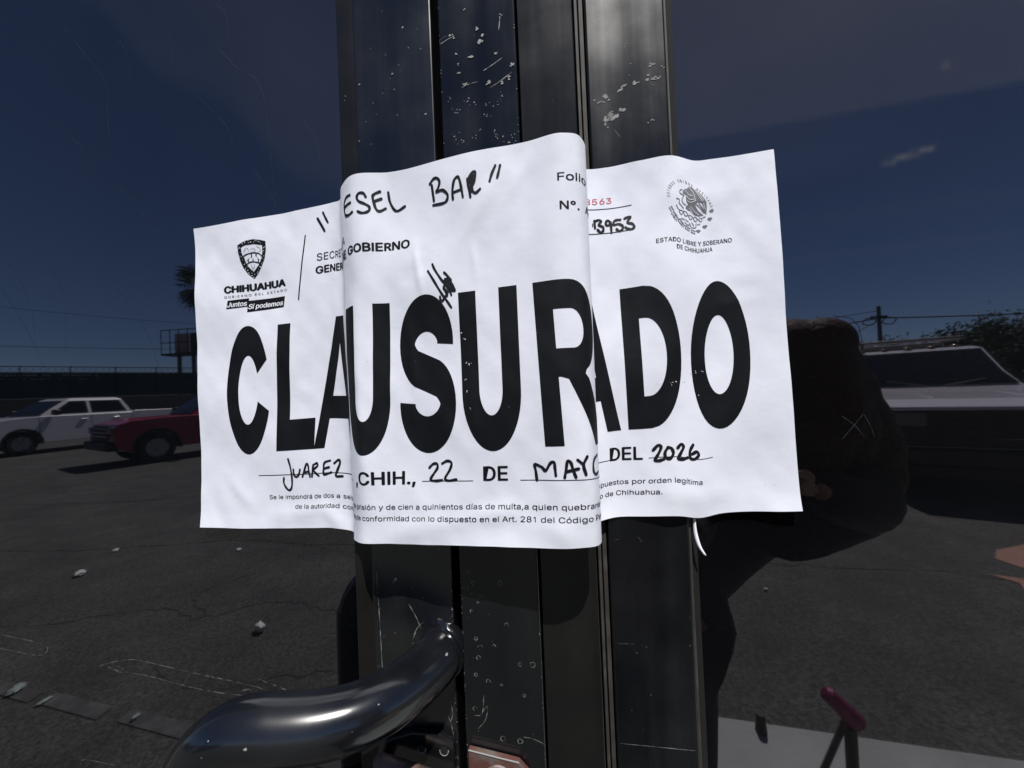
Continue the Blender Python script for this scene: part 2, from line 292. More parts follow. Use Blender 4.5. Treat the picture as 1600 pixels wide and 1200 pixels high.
INK={'hw':[(0.00155,[(0.10077,0.0395),(0.10572,0.0834)]),(0.00155,[(0.10455,0.0247),(0.1063,0.0426),(0.10818,0.0583)]),(0.00155,[(0.15259,0.0513),(0.1486,0.0509),(0.14614,0.0615),(0.14635,0.0811),(0.14751,0.0982),(0.15131,0.1057),(0.15445,0.1017)]),(0.00155,[(0.14703,0.0738),(0.15298,0.0734)]),(0.00155,[(0.16277,0.0647),(0.16155,0.0548),(0.15896,0.0537),(0.15763,0.0637),(0.15883,0.0757),(0.16193,0.0832),(0.16432,0.091),(0.16456,0.1006),(0.16293,0.1068),(0.16026,0.108),(0.15807,0.1032)]),(0.00155,[(0.17032,0.0507),(0.16745,0.0569),(0.16636,0.0643),(0.16687,0.0792),(0.168,0.0978),(0.16976,0.1042),(0.17295,0.0966)]),(0.00155,[(0.16666,0.0781),(0.17083,0.0701)]),(0.00155,[(0.17465,0.0538),(0.17536,0.0772),(0.17751,0.099),(0.18001,0.1064),(0.18459,0.0973)]),(0.00155,[(0.20224,0.0617),(0.20335,0.1032)]),(0.00155,[(0.20099,0.0568),(0.20357,0.0457),(0.20606,0.0482),(0.2071,0.0599),(0.20596,0.075),(0.2051,0.0821),(0.20884,0.0813),(0.21192,0.0966),(0.2112,0.111),(0.20871,0.1152),(0.20288,0.1142)]),(0.00155,[(0.21514,0.1109),(0.21488,0.0922),(0.21588,0.0665),(0.21754,0.0575),(0.2189,0.0612),(0.22003,0.0828),(0.22097,0.1101)]),(0.00155,[(0.2152,0.095),(0.21984,0.0915)]),(0.00155,[(0.22377,0.0686),(0.22449,0.0904),(0.22535,0.114)]),(0.00155,[(0.22391,0.073),(0.22636,0.0552),(0.22833,0.0553),(0.22796,0.0725),(0.22632,0.0885),(0.22464,0.0912)]),(0.00155,[(0.22509,0.0786),(0.22713,0.0612),(0.22602,0.0847),(0.22563,0.1019)]),(0.00155,[(0.22625,0.0867),(0.22675,0.1012),(0.22854,0.1069),(0.2309,0.0996)]),(0.00155,[(0.23949,0.0464),(0.23753,0.0655),(0.23633,0.0835)]),(0.00155,[(0.24212,0.0478),(0.24132,0.0637),(0.24052,0.0775)]),(0.0019,[(0.32612,0.1637),(0.32721,0.1608),(0.32726,0.1675),(0.32692,0.1716)]),(0.0019,[(0.32833,0.1518),(0.32858,0.1728)]),(0.0019,[(0.32935,0.1522),(0.33078,0.1504),(0.33198,0.1554),(0.3307,0.1646),(0.33305,0.1718),(0.33309,0.1824),(0.33153,0.1865),(0.33005,0.1783)]),(0.0019,[(0.33768,0.1593),(0.33611,0.1543),(0.33478,0.1579),(0.33515,0.1669),(0.33668,0.1676),(0.33783,0.1601),(0.33803,0.1738),(0.33817,0.1899)]),(0.0019,[(0.34389,0.1562),(0.34165,0.1555),(0.3399,0.1583),(0.33975,0.1681),(0.34289,0.1681),(0.34534,0.1766),(0.34478,0.1859),(0.3428,0.1884),(0.34137,0.1816)]),(0.0019,[(0.34642,0.1548),(0.34863,0.1521),(0.34989,0.154),(0.34805,0.1669),(0.35104,0.1739),(0.35208,0.1839),(0.35045,0.1887),(0.3482,0.1859),(0.34686,0.1805)]),(0.0017,[(0.07497,0.7819),(0.07673,0.8105),(0.07769,0.8425),(0.07732,0.8696),(0.07536,0.8806),(0.07281,0.8734),(0.07086,0.8571),(0.07105,0.8412)]),(0.0017,[(0.07906,0.8156),(0.07943,0.8315),(0.08118,0.8396),(0.08325,0.8323),(0.08435,0.8167)]),(0.0017,[(0.08616,0.8397),(0.08773,0.822),(0.08957,0.8007),(0.09093,0.8046),(0.09153,0.8227),(0.09237,0.8408)]),(0.0017,[(0.08737,0.8264),(0.09152,0.824)]),(0.0017,[(0.09401,0.8402),(0.09459,0.821),(0.09515,0.8046)]),(0.0017,[(0.09515,0.8046),(0.09805,0.8),(0.09862,0.8086),(0.09531,0.8198),(0.09743,0.8307),(0.09973,0.8389)]),(0.0017,[(0.10888,0.7944),(0.10436,0.8004),(0.10359,0.8189),(0.10403,0.8368),(0.10973,0.8307)]),(0.0017,[(0.10384,0.8185),(0.10803,0.8147)]),(0.0017,[(0.11181,0.8031),(0.11495,0.7919),(0.11569,0.8023),(0.11406,0.8234),(0.113,0.8417),(0.11742,0.8411)]),(0.0017,[(0.1976,0.8009),(0.19988,0.7919),(0.20237,0.7912),(0.20269,0.8017),(0.2004,0.8164),(0.19829,0.8319),(0.20149,0.8353),(0.20548,0.8338)]),(0.0017,[(0.20565,0.7909),(0.20875,0.7845),(0.21135,0.7896),(0.21041,0.8062),(0.20734,0.8291),(0.20943,0.8351),(0.21423,0.8324)]),(0.0019,[(0.25957,0.8367),(0.25902,0.8133),(0.2586,0.7984),(0.26219,0.8049),(0.26409,0.8135),(0.26646,0.7959),(0.26838,0.7935),(0.26877,0.807),(0.26914,0.8253)]),(0.0019,[(0.27347,0.8303),(0.27434,0.8086),(0.27505,0.7909),(0.2767,0.7956),(0.27774,0.8129),(0.27898,0.8302)]),(0.0019,[(0.274,0.8169),(0.28033,0.8098)]),(0.0019,[(0.28004,0.789),(0.28254,0.8002)]),(0.0019,[(0.2846,0.7818),(0.28268,0.8013),(0.28369,0.8246)]),(0.0019,[(0.29284,0.7805),(0.28957,0.7888),(0.28823,0.8031),(0.2885,0.8198),(0.29048,0.8269),(0.29376,0.8223)]),(0.0022,[(0.35949,0.817),(0.36241,0.8045),(0.36416,0.8107),(0.36256,0.8279),(0.36041,0.8449),(0.36291,0.847),(0.36561,0.8437)]),(0.0022,[(0.36828,0.812),(0.36641,0.8258),(0.36689,0.8406),(0.36942,0.8424),(0.37131,0.8292),(0.37026,0.8153),(0.368,0.8127)]),(0.0022,[(0.374,0.814),(0.37617,0.8031),(0.37775,0.8093),(0.37588,0.8272),(0.37407,0.8433),(0.37701,0.8434),(0.3801,0.8371)]),(0.0022,[(0.38423,0.7992),(0.38206,0.8167),(0.38199,0.8357),(0.3848,0.8382),(0.38771,0.8268),(0.38653,0.8172),(0.38329,0.8251)]),(0.00125,[(0.19933,0.2871),(0.20271,0.3136),(0.20589,0.3395),(0.2081,0.3562),(0.21063,0.3731),(0.21283,0.3889)]),(0.00125,[(0.20205,0.2709),(0.20348,0.286),(0.20697,0.3122),(0.20951,0.3278),(0.21203,0.3447),(0.21302,0.3572)]),(0.00125,[(0.20898,0.2968),(0.21121,0.3081),(0.21293,0.3203),(0.21053,0.3146),(0.20905,0.3206),(0.21275,0.3258),(0.21478,0.3409),(0.21485,0.3476),(0.21204,0.3434),(0.20967,0.33),(0.20867,0.3364),(0.21105,0.3497)]),(0.00125,[(0.20631,0.3579),(0.2066,0.3651),(0.20772,0.37),(0.20923,0.359),(0.21036,0.359)]),(0.00125,[(0.20957,0.3139),(0.2121,0.3267),(0.21397,0.3418)]),(0.00125,[(0.21019,0.3199),(0.2124,0.3325),(0.21364,0.3457)]),(0.00125,[(0.20952,0.3251),(0.21142,0.3374),(0.21204,0.3434)]),(0.00125,[(0.2085,0.337),(0.20976,0.3475),(0.2107,0.3564)]),(0.00125,[(0.21087,0.312),(0.21338,0.3289),(0.21444,0.3449)])],'sh':{'out':[(0.03834,0.0813),(0.04192,0.0751),(0.04626,0.07),(0.05117,0.0697),(0.05602,0.0739),(0.06053,0.0804),(0.06063,0.1071),(0.05934,0.1353),(0.05679,0.158),(0.05364,0.178),(0.05017,0.195),(0.04565,0.1783),(0.04205,0.1568),(0.03983,0.1334),(0.03863,0.1056)],'inn':[(0.04133,0.0907),(0.04495,0.0844),(0.05109,0.0838),(0.05787,0.0912),(0.05788,0.1126),(0.05692,0.1338),(0.05438,0.1541),(0.04999,0.1734),(0.04609,0.1541),(0.04295,0.1303),(0.04171,0.1099)]},'shs':[(0.0007,[(0.04227,0.1196),(0.04602,0.1137),(0.05094,0.112),(0.05518,0.1176),(0.05756,0.1274)]),(0.0007,[(0.04447,0.1463),(0.04709,0.1412),(0.05017,0.1404),(0.05321,0.1441),(0.05533,0.1474)]),(0.0008,[(0.04299,0.1234),(0.04342,0.1354)]),(0.0008,[(0.04909,0.1131),(0.04914,0.1266)]),(0.0008,[(0.05275,0.1154),(0.05271,0.1239)]),(0.0008,[(0.04623,0.1309),(0.04649,0.1384)]),(0.0008,[(0.05022,0.1309),(0.05029,0.1407)]),(0.0008,[(0.05448,0.1347),(0.05443,0.1444)]),(0.00022,[(0.04359,0.1061),(0.04489,0.0958),(0.04643,0.0956),(0.04729,0.1059)]),(0.00022,[(0.04855,0.1006),(0.05101,0.0984),(0.05219,0.1065),(0.04911,0.1095)]),(0.00022,[(0.05348,0.0939),(0.05559,0.0989),(0.05644,0.1092),(0.05399,0.1125)]),(0.00022,[(0.04859,0.1482),(0.04884,0.1581),(0.05067,0.1604),(0.05104,0.1497)]),(0.00022,[(0.04976,0.1587),(0.04939,0.1694),(0.05063,0.1689)]),(0.00022,[(0.04371,0.1381),(0.04591,0.132),(0.04779,0.1258)]),(0.00022,[(0.05274,0.119),(0.0536,0.1293),(0.05538,0.1377)])],'shw':[(0.03986,0.0879),(0.03944,0.0958),(0.03999,0.1064),(0.04042,0.1177),(0.04128,0.1305),(0.04226,0.1421),(0.04362,0.1539),(0.04511,0.1634),(0.0469,0.1754),(0.04871,0.1825),(0.05022,0.187),(0.05209,0.1807),(0.05379,0.172),(0.05555,0.1621),(0.05695,0.1508),(0.05798,0.1393),(0.05879,0.1253),(0.05922,0.111),(0.0593,0.0953),(0.05719,0.0825),(0.05478,0.0785),(0.05236,0.0761),(0.04992,0.0753),(0.04746,0.0754),(0.04499,0.0775),(0.04249,0.0821)],'eg':[[(0.38218,0.1072),(0.3815,0.0994),(0.38249,0.0882),(0.38397,0.0794),(0.38641,0.078),(0.39002,0.0877),(0.39319,0.1021),(0.39613,0.1194),(0.39665,0.1335),(0.39642,0.1555),(0.39546,0.1476),(0.39429,0.1322),(0.39309,0.1218),(0.39062,0.1172),(0.38864,0.1233),(0.38644,0.1286),(0.38377,0.1286),(0.38236,0.1216)],[(0.38054,0.1027),(0.37987,0.0968),(0.3813,0.0889),(0.38274,0.0869),(0.3827,0.0958),(0.38172,0.103)],[(0.38231,0.1334),(0.38522,0.1278),(0.38863,0.1253),(0.38861,0.1312),(0.3905,0.1428),(0.39441,0.1559),(0.39092,0.157),(0.38754,0.1532),(0.38564,0.145),(0.38322,0.1439),(0.38181,0.14)]],'egs':[(0.0005,[(0.37965,0.0922),(0.37827,0.096),(0.37833,0.1037),(0.38029,0.107)]),(0.0005,[(0.38101,0.104),(0.37954,0.1216),(0.38043,0.1302),(0.38184,0.1321)]),(0.0005,[(0.37595,0.1206),(0.37771,0.1219),(0.37768,0.1317),(0.37947,0.1393),(0.38038,0.1439)]),(0.0005,[(0.38912,0.1251),(0.39202,0.1352),(0.39494,0.1503)]),(0.0005,[(0.3906,0.1211),(0.39352,0.1358),(0.39618,0.153)]),(0.00045,[(0.37588,0.1382),(0.37694,0.148),(0.37827,0.1514)]),(0.00045,[(0.37758,0.1551),(0.37892,0.1624),(0.38011,0.1521),(0.3785,0.1512),(0.37758,0.1551)]),(0.00045,[(0.38035,0.1517),(0.38124,0.1622),(0.38316,0.1596),(0.38224,0.1511),(0.38035,0.1517)]),(0.00045,[(0.38364,0.159),(0.38505,0.1691),(0.38655,0.1598),(0.38414,0.1565)]),(0.00045,[(0.38702,0.1634),(0.38843,0.1715),(0.3899,0.1663),(0.38849,0.1587),(0.38702,0.1634)]),(0.00045,[(0.3904,0.1644),(0.39233,0.1727),(0.39336,0.1652),(0.39139,0.1616)]),(0.00045,[(0.39388,0.1615),(0.39564,0.1605)]),(0.00045,[(0.37887,0.1731),(0.3812,0.174),(0.38357,0.1767)]),(0.00045,[(0.38116,0.1818),(0.38257,0.1858),(0.38401,0.1859)]),(0.00045,[(0.38428,0.1797),(0.38593,0.1907),(0.38884,0.188),(0.38888,0.1782)]),(0.00045,[(0.38599,0.176),(0.38741,0.1847)]),(0.00045,[(0.38984,0.1801),(0.3918,0.1794)])],'lv':[('a',0.37289,0.1498,32,60),('a',0.37449,0.1651,36,50),('a',0.37553,0.1744,36,50),('a',0.37838,0.1834,36,45),('a',0.37973,0.1896,30,45),('a',0.38301,0.196,36,20),('a',0.38685,0.2017,34,10),('b',0.40005,0.1444,40,0),('b',0.39884,0.1655,44,0),('b',0.39525,0.185,44,0),('b',0.3905,0.1962,40,0)],'el':[(0.38617,0.1337),(0.40178,0.1452),(0.38235,0.0646)],'tx':[('CHIHUAHUA',(0.02551,0.2323),(0.07562,0.2323),0.0046,0.035,0,'k',1.0,''),('GOBIERNO DEL ESTADO',(0.0257,0.2498),(0.07613,0.2475),0.00165,0,0,'k',1.35,''),('Juntos',(0.02818,0.2801),(0.04369,0.2795),0.0033,0.012,0.2,'w',1.0,''),('Sí podemos',(0.04468,0.2915),(0.07323,0.293),0.0033,0.012,0.2,'w',1.0,''),('Folio',(0.27353,0.1161),(0.29273,0.1029),0.0041,0.004,0,'k',1.0,''),('N°. Acta',(0.2744,0.1856),(0.32993,0.1179),0.0042,0.004,0,'k',1.0,''),('08563',(0.29227,0.1578),(0.33847,0.105),0.0036,0,0,'r',1.0,''),('ESTADO LIBRE Y SOBERANO',(0.36404,0.2414),(0.413,0.2366),0.003,0.004,0,'k',1.0,''),('DE CHIHUAHUA',(0.37564,0.2577),(0.4003,0.2542),0.003,0.004,0,'k',1.0,''),(',CHIH.,',(0.14951,0.8414),(0.18901,0.8412),0.0073,0.022,0,'k',1.0,''),('DE',(0.22987,0.8364),(0.24392,0.8374),0.0077,0.022,0,'k',1.0,''),('DEL',(0.33372,0.8389),(0.35342,0.8413),0.0077,0.022,0,'k',1.0,''),('Se le impondrá de dos a seis años de prisión y de cien a quinientos días de multa,a quien quebrante los sellos impuestos por orden legítima',(0.05854,0.9083),(0.38974,0.9024),0.0031,0,0,'k',1.0,''),('de la autoridad competente,de conformidad con lo dispuesto en el Art. 281 del Código Penal del Estado de Chihuahua.',(0.07975,0.9389),(0.36405,0.9375),0.0031,0,0,'k',1.0,'')],'ln':[(0.00045,(0.05016,0.8318),(0.1429,0.8318)),(0.00035,(0.19295,0.8361),(0.22405,0.8365)),(0.00035,(0.25071,0.8371),(0.33586,0.8371)),(0.00035,(0.35667,0.8416),(0.39644,0.8327)),(0.0004,(0.28041,0.1194),(0.35093,0.1194)),(0.0004,(0.28386,0.1902),(0.35095,0.1902)),(0.0009,(0.0919,0.0841),(0.08563,0.285))],'jb':[[(0.02833,0.2579),(0.0452,0.2558),(0.04411,0.2822),(0.02738,0.2852)],[(0.04465,0.2639),(0.07456,0.2651),(0.07349,0.2991),(0.04357,0.3007)]]}
# ---------------------------------------------------------------- the shop front: facade and the two door leaves
bm = BM()
span(bm, (-6, .02, 0), (-1.16, .3, 4.2)); span(bm, (1.16, .02, 0), (6, .3, 4.2)); span(bm, (-1.16, .02, 2.42), (1.16, .3, 4.2))
tag(obj('shop_front', bm, M_stucco), 'grey stucco shop front around the black double glass door', 'building')
t = thing('door_frame', 'black metal frame around the pair of glass doors', 'door frame')
bm = BM(); span(bm, (-1.159, -.02, 0), (-1.10, .28, 2.419)); obj('jamb', bm, M_stile, t, bevel=.003)
bm = BM(); span(bm, (1.10, -.02, 0), (1.159, .28, 2.419)); obj('jamb', bm, M_stile, t, bevel=.003)
bm = BM(); span(bm, (-1.099, -.02, 2.36), (1.099, .28, 2.419)); obj('header', bm, M_stile, t, bevel=.003)
bm = BM(); span(bm, (-1.099, .04, .0), (1.099, .05, 2.359)); obj('backing', bm, M_gap, t)

ZB, ZT = .03, 2.35
def mark_strokes(name, lines, y, m, parent, w=.0005):
    """thin raised strokes lying on a vertical plane at depth y; a line is [(x, z), ...] or (width, [...])"""
    bm = BM(); k = 0
    for ln in lines:
        ww = w
        if isinstance(ln, tuple) and isinstance(ln[0], float): ww, ln = ln
        P = catmull([(x, 0, z) for x, z in ln], 5); k += 1; yy = y - .00006 - .000003 * (k % 20); prev = None; R = random.Random(k)
        for i, p in enumerate(P):
            tt = (P[min(i + 1, len(P) - 1)] - P[max(i - 1, 0)]).normalized(); nn = Vector((-tt.z, 0, tt.x)) * ww * .5 * R.uniform(.35, 1.25)
            if i in (0, len(P) - 1): nn *= .3
            cur = (bm.verts.new((p.x - nn.x, yy, p.z - nn.z)), bm.verts.new((p.x + nn.x, yy, p.z + nn.z)))
            if prev: bm.faces.new((prev[0], cur[0], cur[1], prev[1]))
            prev = cur
    return obj(name, bm, m, parent, recalc=False)

def blob(bm, x, z, r, y, R, sx=1., n=9, rot=0.):
    r = r * .62
    ca, sa = math.cos(rot), math.sin(rot); vs = []
    for k in range(n):
        a = -2 * math.pi * k / n; q = r * R.uniform(.45, 1.25); dx, dz = math.cos(a) * q * sx, math.sin(a) * q
        vs.append(bm.verts.new((x + dx * ca - dz * sa, y, z + dx * sa + dz * ca)))
    bm.faces.new(vs)

# left leaf
t = thing('glass_door', 'left door leaf with dark film, thick curved black pull handle and tape residue', 'door', (0, 0, 0), group='pair of glass doors')
bm = BM(); span(bm, (-1.0, 0, .2), (-.143, .012, 2.2)); pane = obj('glass_pane', bm, M_film, t)
bm = BM(); span(bm, (-.1425, -.005, ZB), (-.1275, .02, ZT)); bead_l = obj('glazing_bead', bm, M_bead, t, bevel=.0008)
bm = BM(); span(bm, (-.127, -.012, ZB), (-.0727, .03, ZT)); stile_l = obj('stile', bm, M_stile2, t, bevel=.0012)
bm = BM(); span(bm, (-1.095, -.012, ZB), (-1.0005, .03, ZT)); obj('stile', bm, M_stile2, t, bevel=.0012)
bm = BM(); span(bm, (-1.0, -.0115, ZB), (-.143, .03, .1995)); obj('rail', bm, M_stile2, t, bevel=.0012)
bm = BM(); span(bm, (-1.0, -.0115, 2.2005), (-.143, .03, ZT)); obj('rail', bm, M_stile2, t, bevel=.0012)
# pull handle
H = [(-.0815, -.008, 1.3668), (-.0825, -.019, 1.3660), (-.0885, -.034, 1.3652), (-.0985, -.050, 1.3650), (-.1115, -.0615, 1.3647), (-.126, -.0685, 1.3650), (-.1415, -.073, 1.3660), (-.158, -.076, 1.3668), (-.1715, -.0775, 1.3635), (-.1835, -.078, 1.354), (-.1905, -.078, 1.339), (-.193, -.078, 1.315)]
low = [(x, y, 2.28 - z) for x, y, z in H[::-1]]
path = catmull(H + [(-.193, -.078, 1.14)] + low, 6)
bm = BM(); tube(bm, path, .0150, 28); hd = obj('pull_handle', bm, M_tube, t, smooth=True)
for z in (1.3668, .9132):
    bm = BM(); tube(bm, [(-.0815, -.0121, z), (-.0815, -.0136, z), (-.0818, -.0145, z)], [.0185, .0185, .0168], 32); obj('handle_flange', bm, M_tube, hd, smooth=True)
bm = BM(); R = random.Random(3)
def on_tube(k, a, da=0):
    p, q = path[k], path[k + 1]; T = (q - p).normalized(); up = Vector((0, 0, 1)); N = (up - T * up.dot(T)).normalized(); B = T.cross(N)
    return p, N, B, T
for k, a, s in [(3, .2, .0012), (6, -.3, .0009), (8, -.9, .0010), (40, -1.35, .0008), (21, -.9, .0004), (46, -1.0, .0004)]:
    p, N, B, T = on_tube(k, a); d = N * math.cos(a) - B * math.sin(a) if (N * math.cos(a) - B * math.sin(a)).y < (N * math.cos(a) + B * math.sin(a)).y else N * math.cos(a) + B * math.sin(a)
    c = p + d * .01506; e = d.cross(T)
    bm.faces.new([bm.verts.new(c + T * math.cos(j * .9) * s * R.uniform(.6, 1.5) + e * math.sin(j * .9) * s * R.uniform(.4, 1)) for j in range(7)])
obj('paint_chips', bm, M_chip, hd)['kind'] = 'stuff'
# latch hardware at the foot of the stile
bm = BM(); prism(bm, [(-.1215, 1.3005), (-.1195, 1.310), (-.1020, 1.3168), (-.084, 1.3172), (-.0745, 1.312), (-.0735, 1.262), (-.1205, 1.264)], 1, -.0165, -.0125)
lp = obj('latch_plate', bm, M_stile, t, bevel=.001)
for x, z in [(-.0954, 1.3079), (-.0809, 1.3073)]:
    bm = BM(); cyl(bm, (x, -.0166, z), (x, -.0171, z), .0024, seg=18); obj('screw_hole', bm, M_gap, lp)
for x, z in [(-.0954, 1.3079), (-.0809, 1.3073)]:
    bm = BM(); tube(bm, [(x + .0027 * math.cos(k * math.pi / 9), -.0167, z + .0030 * math.sin(k * math.pi / 9)) for k in range(9, 19)], .0004, 6); obj('screw_rim', bm, M_chip, lp, smooth=True)
bm = BM(); tube(bm, catmull([(-.121, -.014, 1.293), (-.1195, -.022, 1.302), (-.116, -.026, 1.3055), (-.100, -.0265, 1.3025), (-.085, -.0265, 1.2985), (-.071, -.0262, 1.2965), (-.0655, -.024, 1.294)], 5), .0048, 12)
obj('latch_bar', bm, M_pinkpaint, t, smooth=True)
# creases in the film, residue of old tape, chips along the edges
CREASE = [[(-.2395, 1.8247), (-.2307, 1.8124), (-.2296, 1.7913)], [(-.3726, 1.8292), (-.3539, 1.8051), (-.3346, 1.7778), (-.3334, 1.7516), (-.3307, 1.7098)], [(-.3247, 1.8111), (-.3162, 1.7994), (-.3086, 1.7621)],
          [(-.2583, 1.7587), (-.2377, 1.7376), (-.23, 1.7233), (-.2253, 1.7013)], [(-.2405, 1.793), (-.2229, 1.7729), (-.2039, 1.7537), (-.1968, 1.677)], [(-.2129, 1.6983), (-.1986, 1.6756), (-.1954, 1.6671)],
          [(-.1749, 1.7303), (-.1635, 1.7136), (-.1607, 1.6972)], [(-.2805, 1.8316), (-.2763, 1.7832)], [(-.3798, 1.7541), (-.3502, 1.7225), (-.3486, 1.7084)], [(-.3309, 1.703), (-.3026, 1.6693), (-.3018, 1.6354)],
          [(-.3415, 1.6782), (-.315, 1.645)], [(-.4275, 1.78), (-.4195, 1.7592)], [(-.1506, 1.8107), (-.1466, 1.8047)], [(-.4181, 1.7304), (-.4017, 1.7125)],
          [(-.44, 1.66), (-.421, 1.638), (-.407, 1.61), (-.404, 1.58)], [(-.40, 1.655), (-.378, 1.62), (-.376, 1.57)], [(-.436, 1.63), (-.41, 1.59), (-.395, 1.56)], [(-.33, 1.62), (-.305, 1.585), (-.293, 1.55)],
          [(-.182, 1.43), (-.1815, 1.36)], [(-.21, 1.43), (-.209, 1.34)], [(-.158, 1.44), (-.157, 1.395)]]
mark_strokes('film_crease', CREASE, 0, M_filmline, pane, .00022)['kind'] = 'stuff'
RES = [[(-.3539, 1.3349), (-.3388, 1.3392), (-.3261, 1.3412), (-.3136, 1.3403), (-.2749, 1.3341), (-.2202, 1.3258), (-.2201, 1.3191)], [(-.2320, 1.3197), (-.2554, 1.321), (-.2823, 1.3245), (-.3056, 1.329), (-.3327, 1.3322), (-.3422, 1.3336)],
       [(-.4427, 1.3555), (-.4063, 1.3503), (-.3985, 1.3468), (-.4065, 1.3409), (-.4429, 1.3447)], [(-.4075, 1.3505), (-.4068, 1.342)], [(-.2216, 1.3323), (-.1911, 1.3219), (-.2015, 1.3188), (-.1988, 1.3164), (-.1875, 1.3196), (-.1747, 1.3161)],
       [(-.2753, 1.3337), (-.2823, 1.3245)], [(-.3712, 1.2588), (-.3678, 1.2645), (-.3389, 1.2622)], [(-.347, 1.336), (-.334, 1.331), (-.3325, 1.334), (-.342, 1.338)], [(-.2216, 1.3323), (-.2201, 1.3258)],
       [(-.2065, 1.327), (-.2015, 1.3215), (-.1955, 1.321)], [(-.235, 1.323), (-.2285, 1.3245), (-.2262, 1.3215), (-.231, 1.3205)], [(-.204, 1.325), (-.1985, 1.3225)]]
mark_strokes('tape_residue', RES, 0, M_residue, pane, .0008)['kind'] = 'stuff'
bm = BM(); R = random.Random(8)
for x, z, r in [(-.1395, 1.806, .0007), (-.137, 1.805, .0005), (-.1375, 1.737, .0007), (-.138, 1.734, .0005)]: blob(bm, x, z, r, -.00515, R)
obj('paint_chips', bm, M_chip, bead_l)['kind'] = 'stuff'
bm = BM(); R = random.Random(9)
for k in range(70): blob(bm, -.1275 + R.uniform(.002, .053), R.choice([R.uniform(1.69, 1.82), R.uniform(1.30, 1.43)]), R.uniform(.0002, .0006) * (2 if R.random() < .12 else 1), -.01215 - k * 1e-6, R)
for k in range(60): blob(bm, -.0733 - R.uniform(0, .0006), R.uniform(1.27, 1.43), R.uniform(.0002, .00075), -.0124 - k * 1e-6, R, .6)
for x, z, r in [(-.1105, 1.411, .0022), (-.112, 1.409, .001), (-.079, 1.374, .0018), (-.0765, 1.376, .0016), (-.0745, 1.378, .0013), (-.082, 1.372, .0010), (-.1, 1.741, .0011)]: blob(bm, x, z, r, -.0126, R)
obj('paint_chips', bm, M_chip, stile_l)['kind'] = 'stuff'
SC = [[(-.1025, 1.395), (-.0975, 1.386), (-.094, 1.378), (-.088, 1.372)], [(-.1238, 1.42), (-.1225, 1.38), (-.1215, 1.33)], [(-.077, 1.34), (-.0735, 1.338)], [(-.079, 1.325), (-.077, 1.319), (-.0755, 1.31)], [(-.0785, 1.355), (-.0765, 1.345)], [(-.0985, 1.372), (-.096, 1.3775), (-.0925, 1.381)], [(-.1, 1.3745), (-.097, 1.38), (-.093, 1.3835)], [(-.0765, 1.383), (-.0745, 1.379), (-.0735, 1.372)], [(-.0785, 1.385), (-.0755, 1.3815)], [(-.0775, 1.335), (-.076, 1.327), (-.0775, 1.321)], [(-.0755, 1.35), (-.0745, 1.338)], (.0012, [(-.0835, 1.386), (-.079, 1.3845), (-.0765, 1.3805)]), (.0014, [(-.101, 1.3715), (-.0985, 1.3765)]), [(-.1055, 1.360), (-.102, 1.359), (-.103, 1.3625), (-.1055, 1.361)]]
mark_strokes('scratches', SC, -.012, M_scuff, stile_l, .0006)['kind'] = 'stuff'

# centre post between the leaves
t = thing('centre_post', 'scratched black flat bar post standing between the two glass doors', 'post')
bm = BM(); span(bm, (-.0657, -.02, .0), (-.0174, .035, 2.3595)); bar = obj('flat_bar', bm, M_stile, t, bevel=.0009)
bm = BM(); span(bm, (-.0165, -.014, .0), (.0178, .035, 2.3595)); fl = obj('side_bar', bm, M_flange, t, bevel=.0006)
R = random.Random(21); bm = BM()
for (x, z) in [(-.0496, 1.7099), (-.0451, 1.7086), (-.0379, 1.7001), (-.0302, 1.7051), (-.0361, 1.7073), (-.0277, 1.71), (-.0566, 1.6874), (-.0521, 1.6861), (-.0435, 1.6911), (-.0445, 1.6859), (-.0317, 1.6873), (-.0311, 1.6835), (-.0222, 1.6832), (-.0185, 1.6813), (-.0595, 1.7112), (-.0559, 1.7047)]:
    for j in range(R.randint(3, 7)): blob(bm, x + R.gauss(0, .0016), z + R.gauss(0, .0016), R.uniform(.0002, .0006), -.02015 - j * 1e-5, R, R.uniform(.7, 1.8))
for (x, z, r, sx, ro) in [(-.0409, 1.7547, .0011, 1, 1.2), (-.039, 1.7461, .0016, 1.4, .7), (-.0374, 1.7496, .0011, 1.6, .9), (-.0571, 1.7527, .0012, 1, 1.3), (-.0545, 1.7409, .0010, 1, 1), (-.0447, 1.7372, .0011, 2.2, .1), (-.0507, 1.7206, .0011, 2, .6), (-.054, 1.734, .0009, .9, 1), (-.0537, 1.7286, .0009, .7, 0), (-.0296, 1.7372, .0008, 2, .2), (-.0256, 1.7606, .0008, .8, 0), (-.0488, 1.7674, .0007, .8, 0), (-.0356, 1.72, .001, 2.3, .5), (-.0266, 1.7188, .0008, 2, .2), (-.0202, 1.729, .0009, 2, .5), (-.022, 1.7218, .0009, 1.5, .5)]:
    for j in range(4): blob(bm, x + R.gauss(0, r * .6), z + R.gauss(0, r * .6), r * R.uniform(.4, 1.1), -.0204 - j * 1e-5, R, sx, rot=ro)
for k in range(75): blob(bm, R.choice([-.0653 + R.uniform(0, .0005), -.0178 - R.uniform(0, .0004)]), R.choice([R.uniform(1.27, 1.43), R.uniform(1.27, 1.43), R.uniform(1.68, 1.82)]), R.uniform(.0002, .0006), -.0203 - k * 1e-6, R, .6)
obj('paint_chips', bm, M_chip, bar)['kind'] = 'stuff'
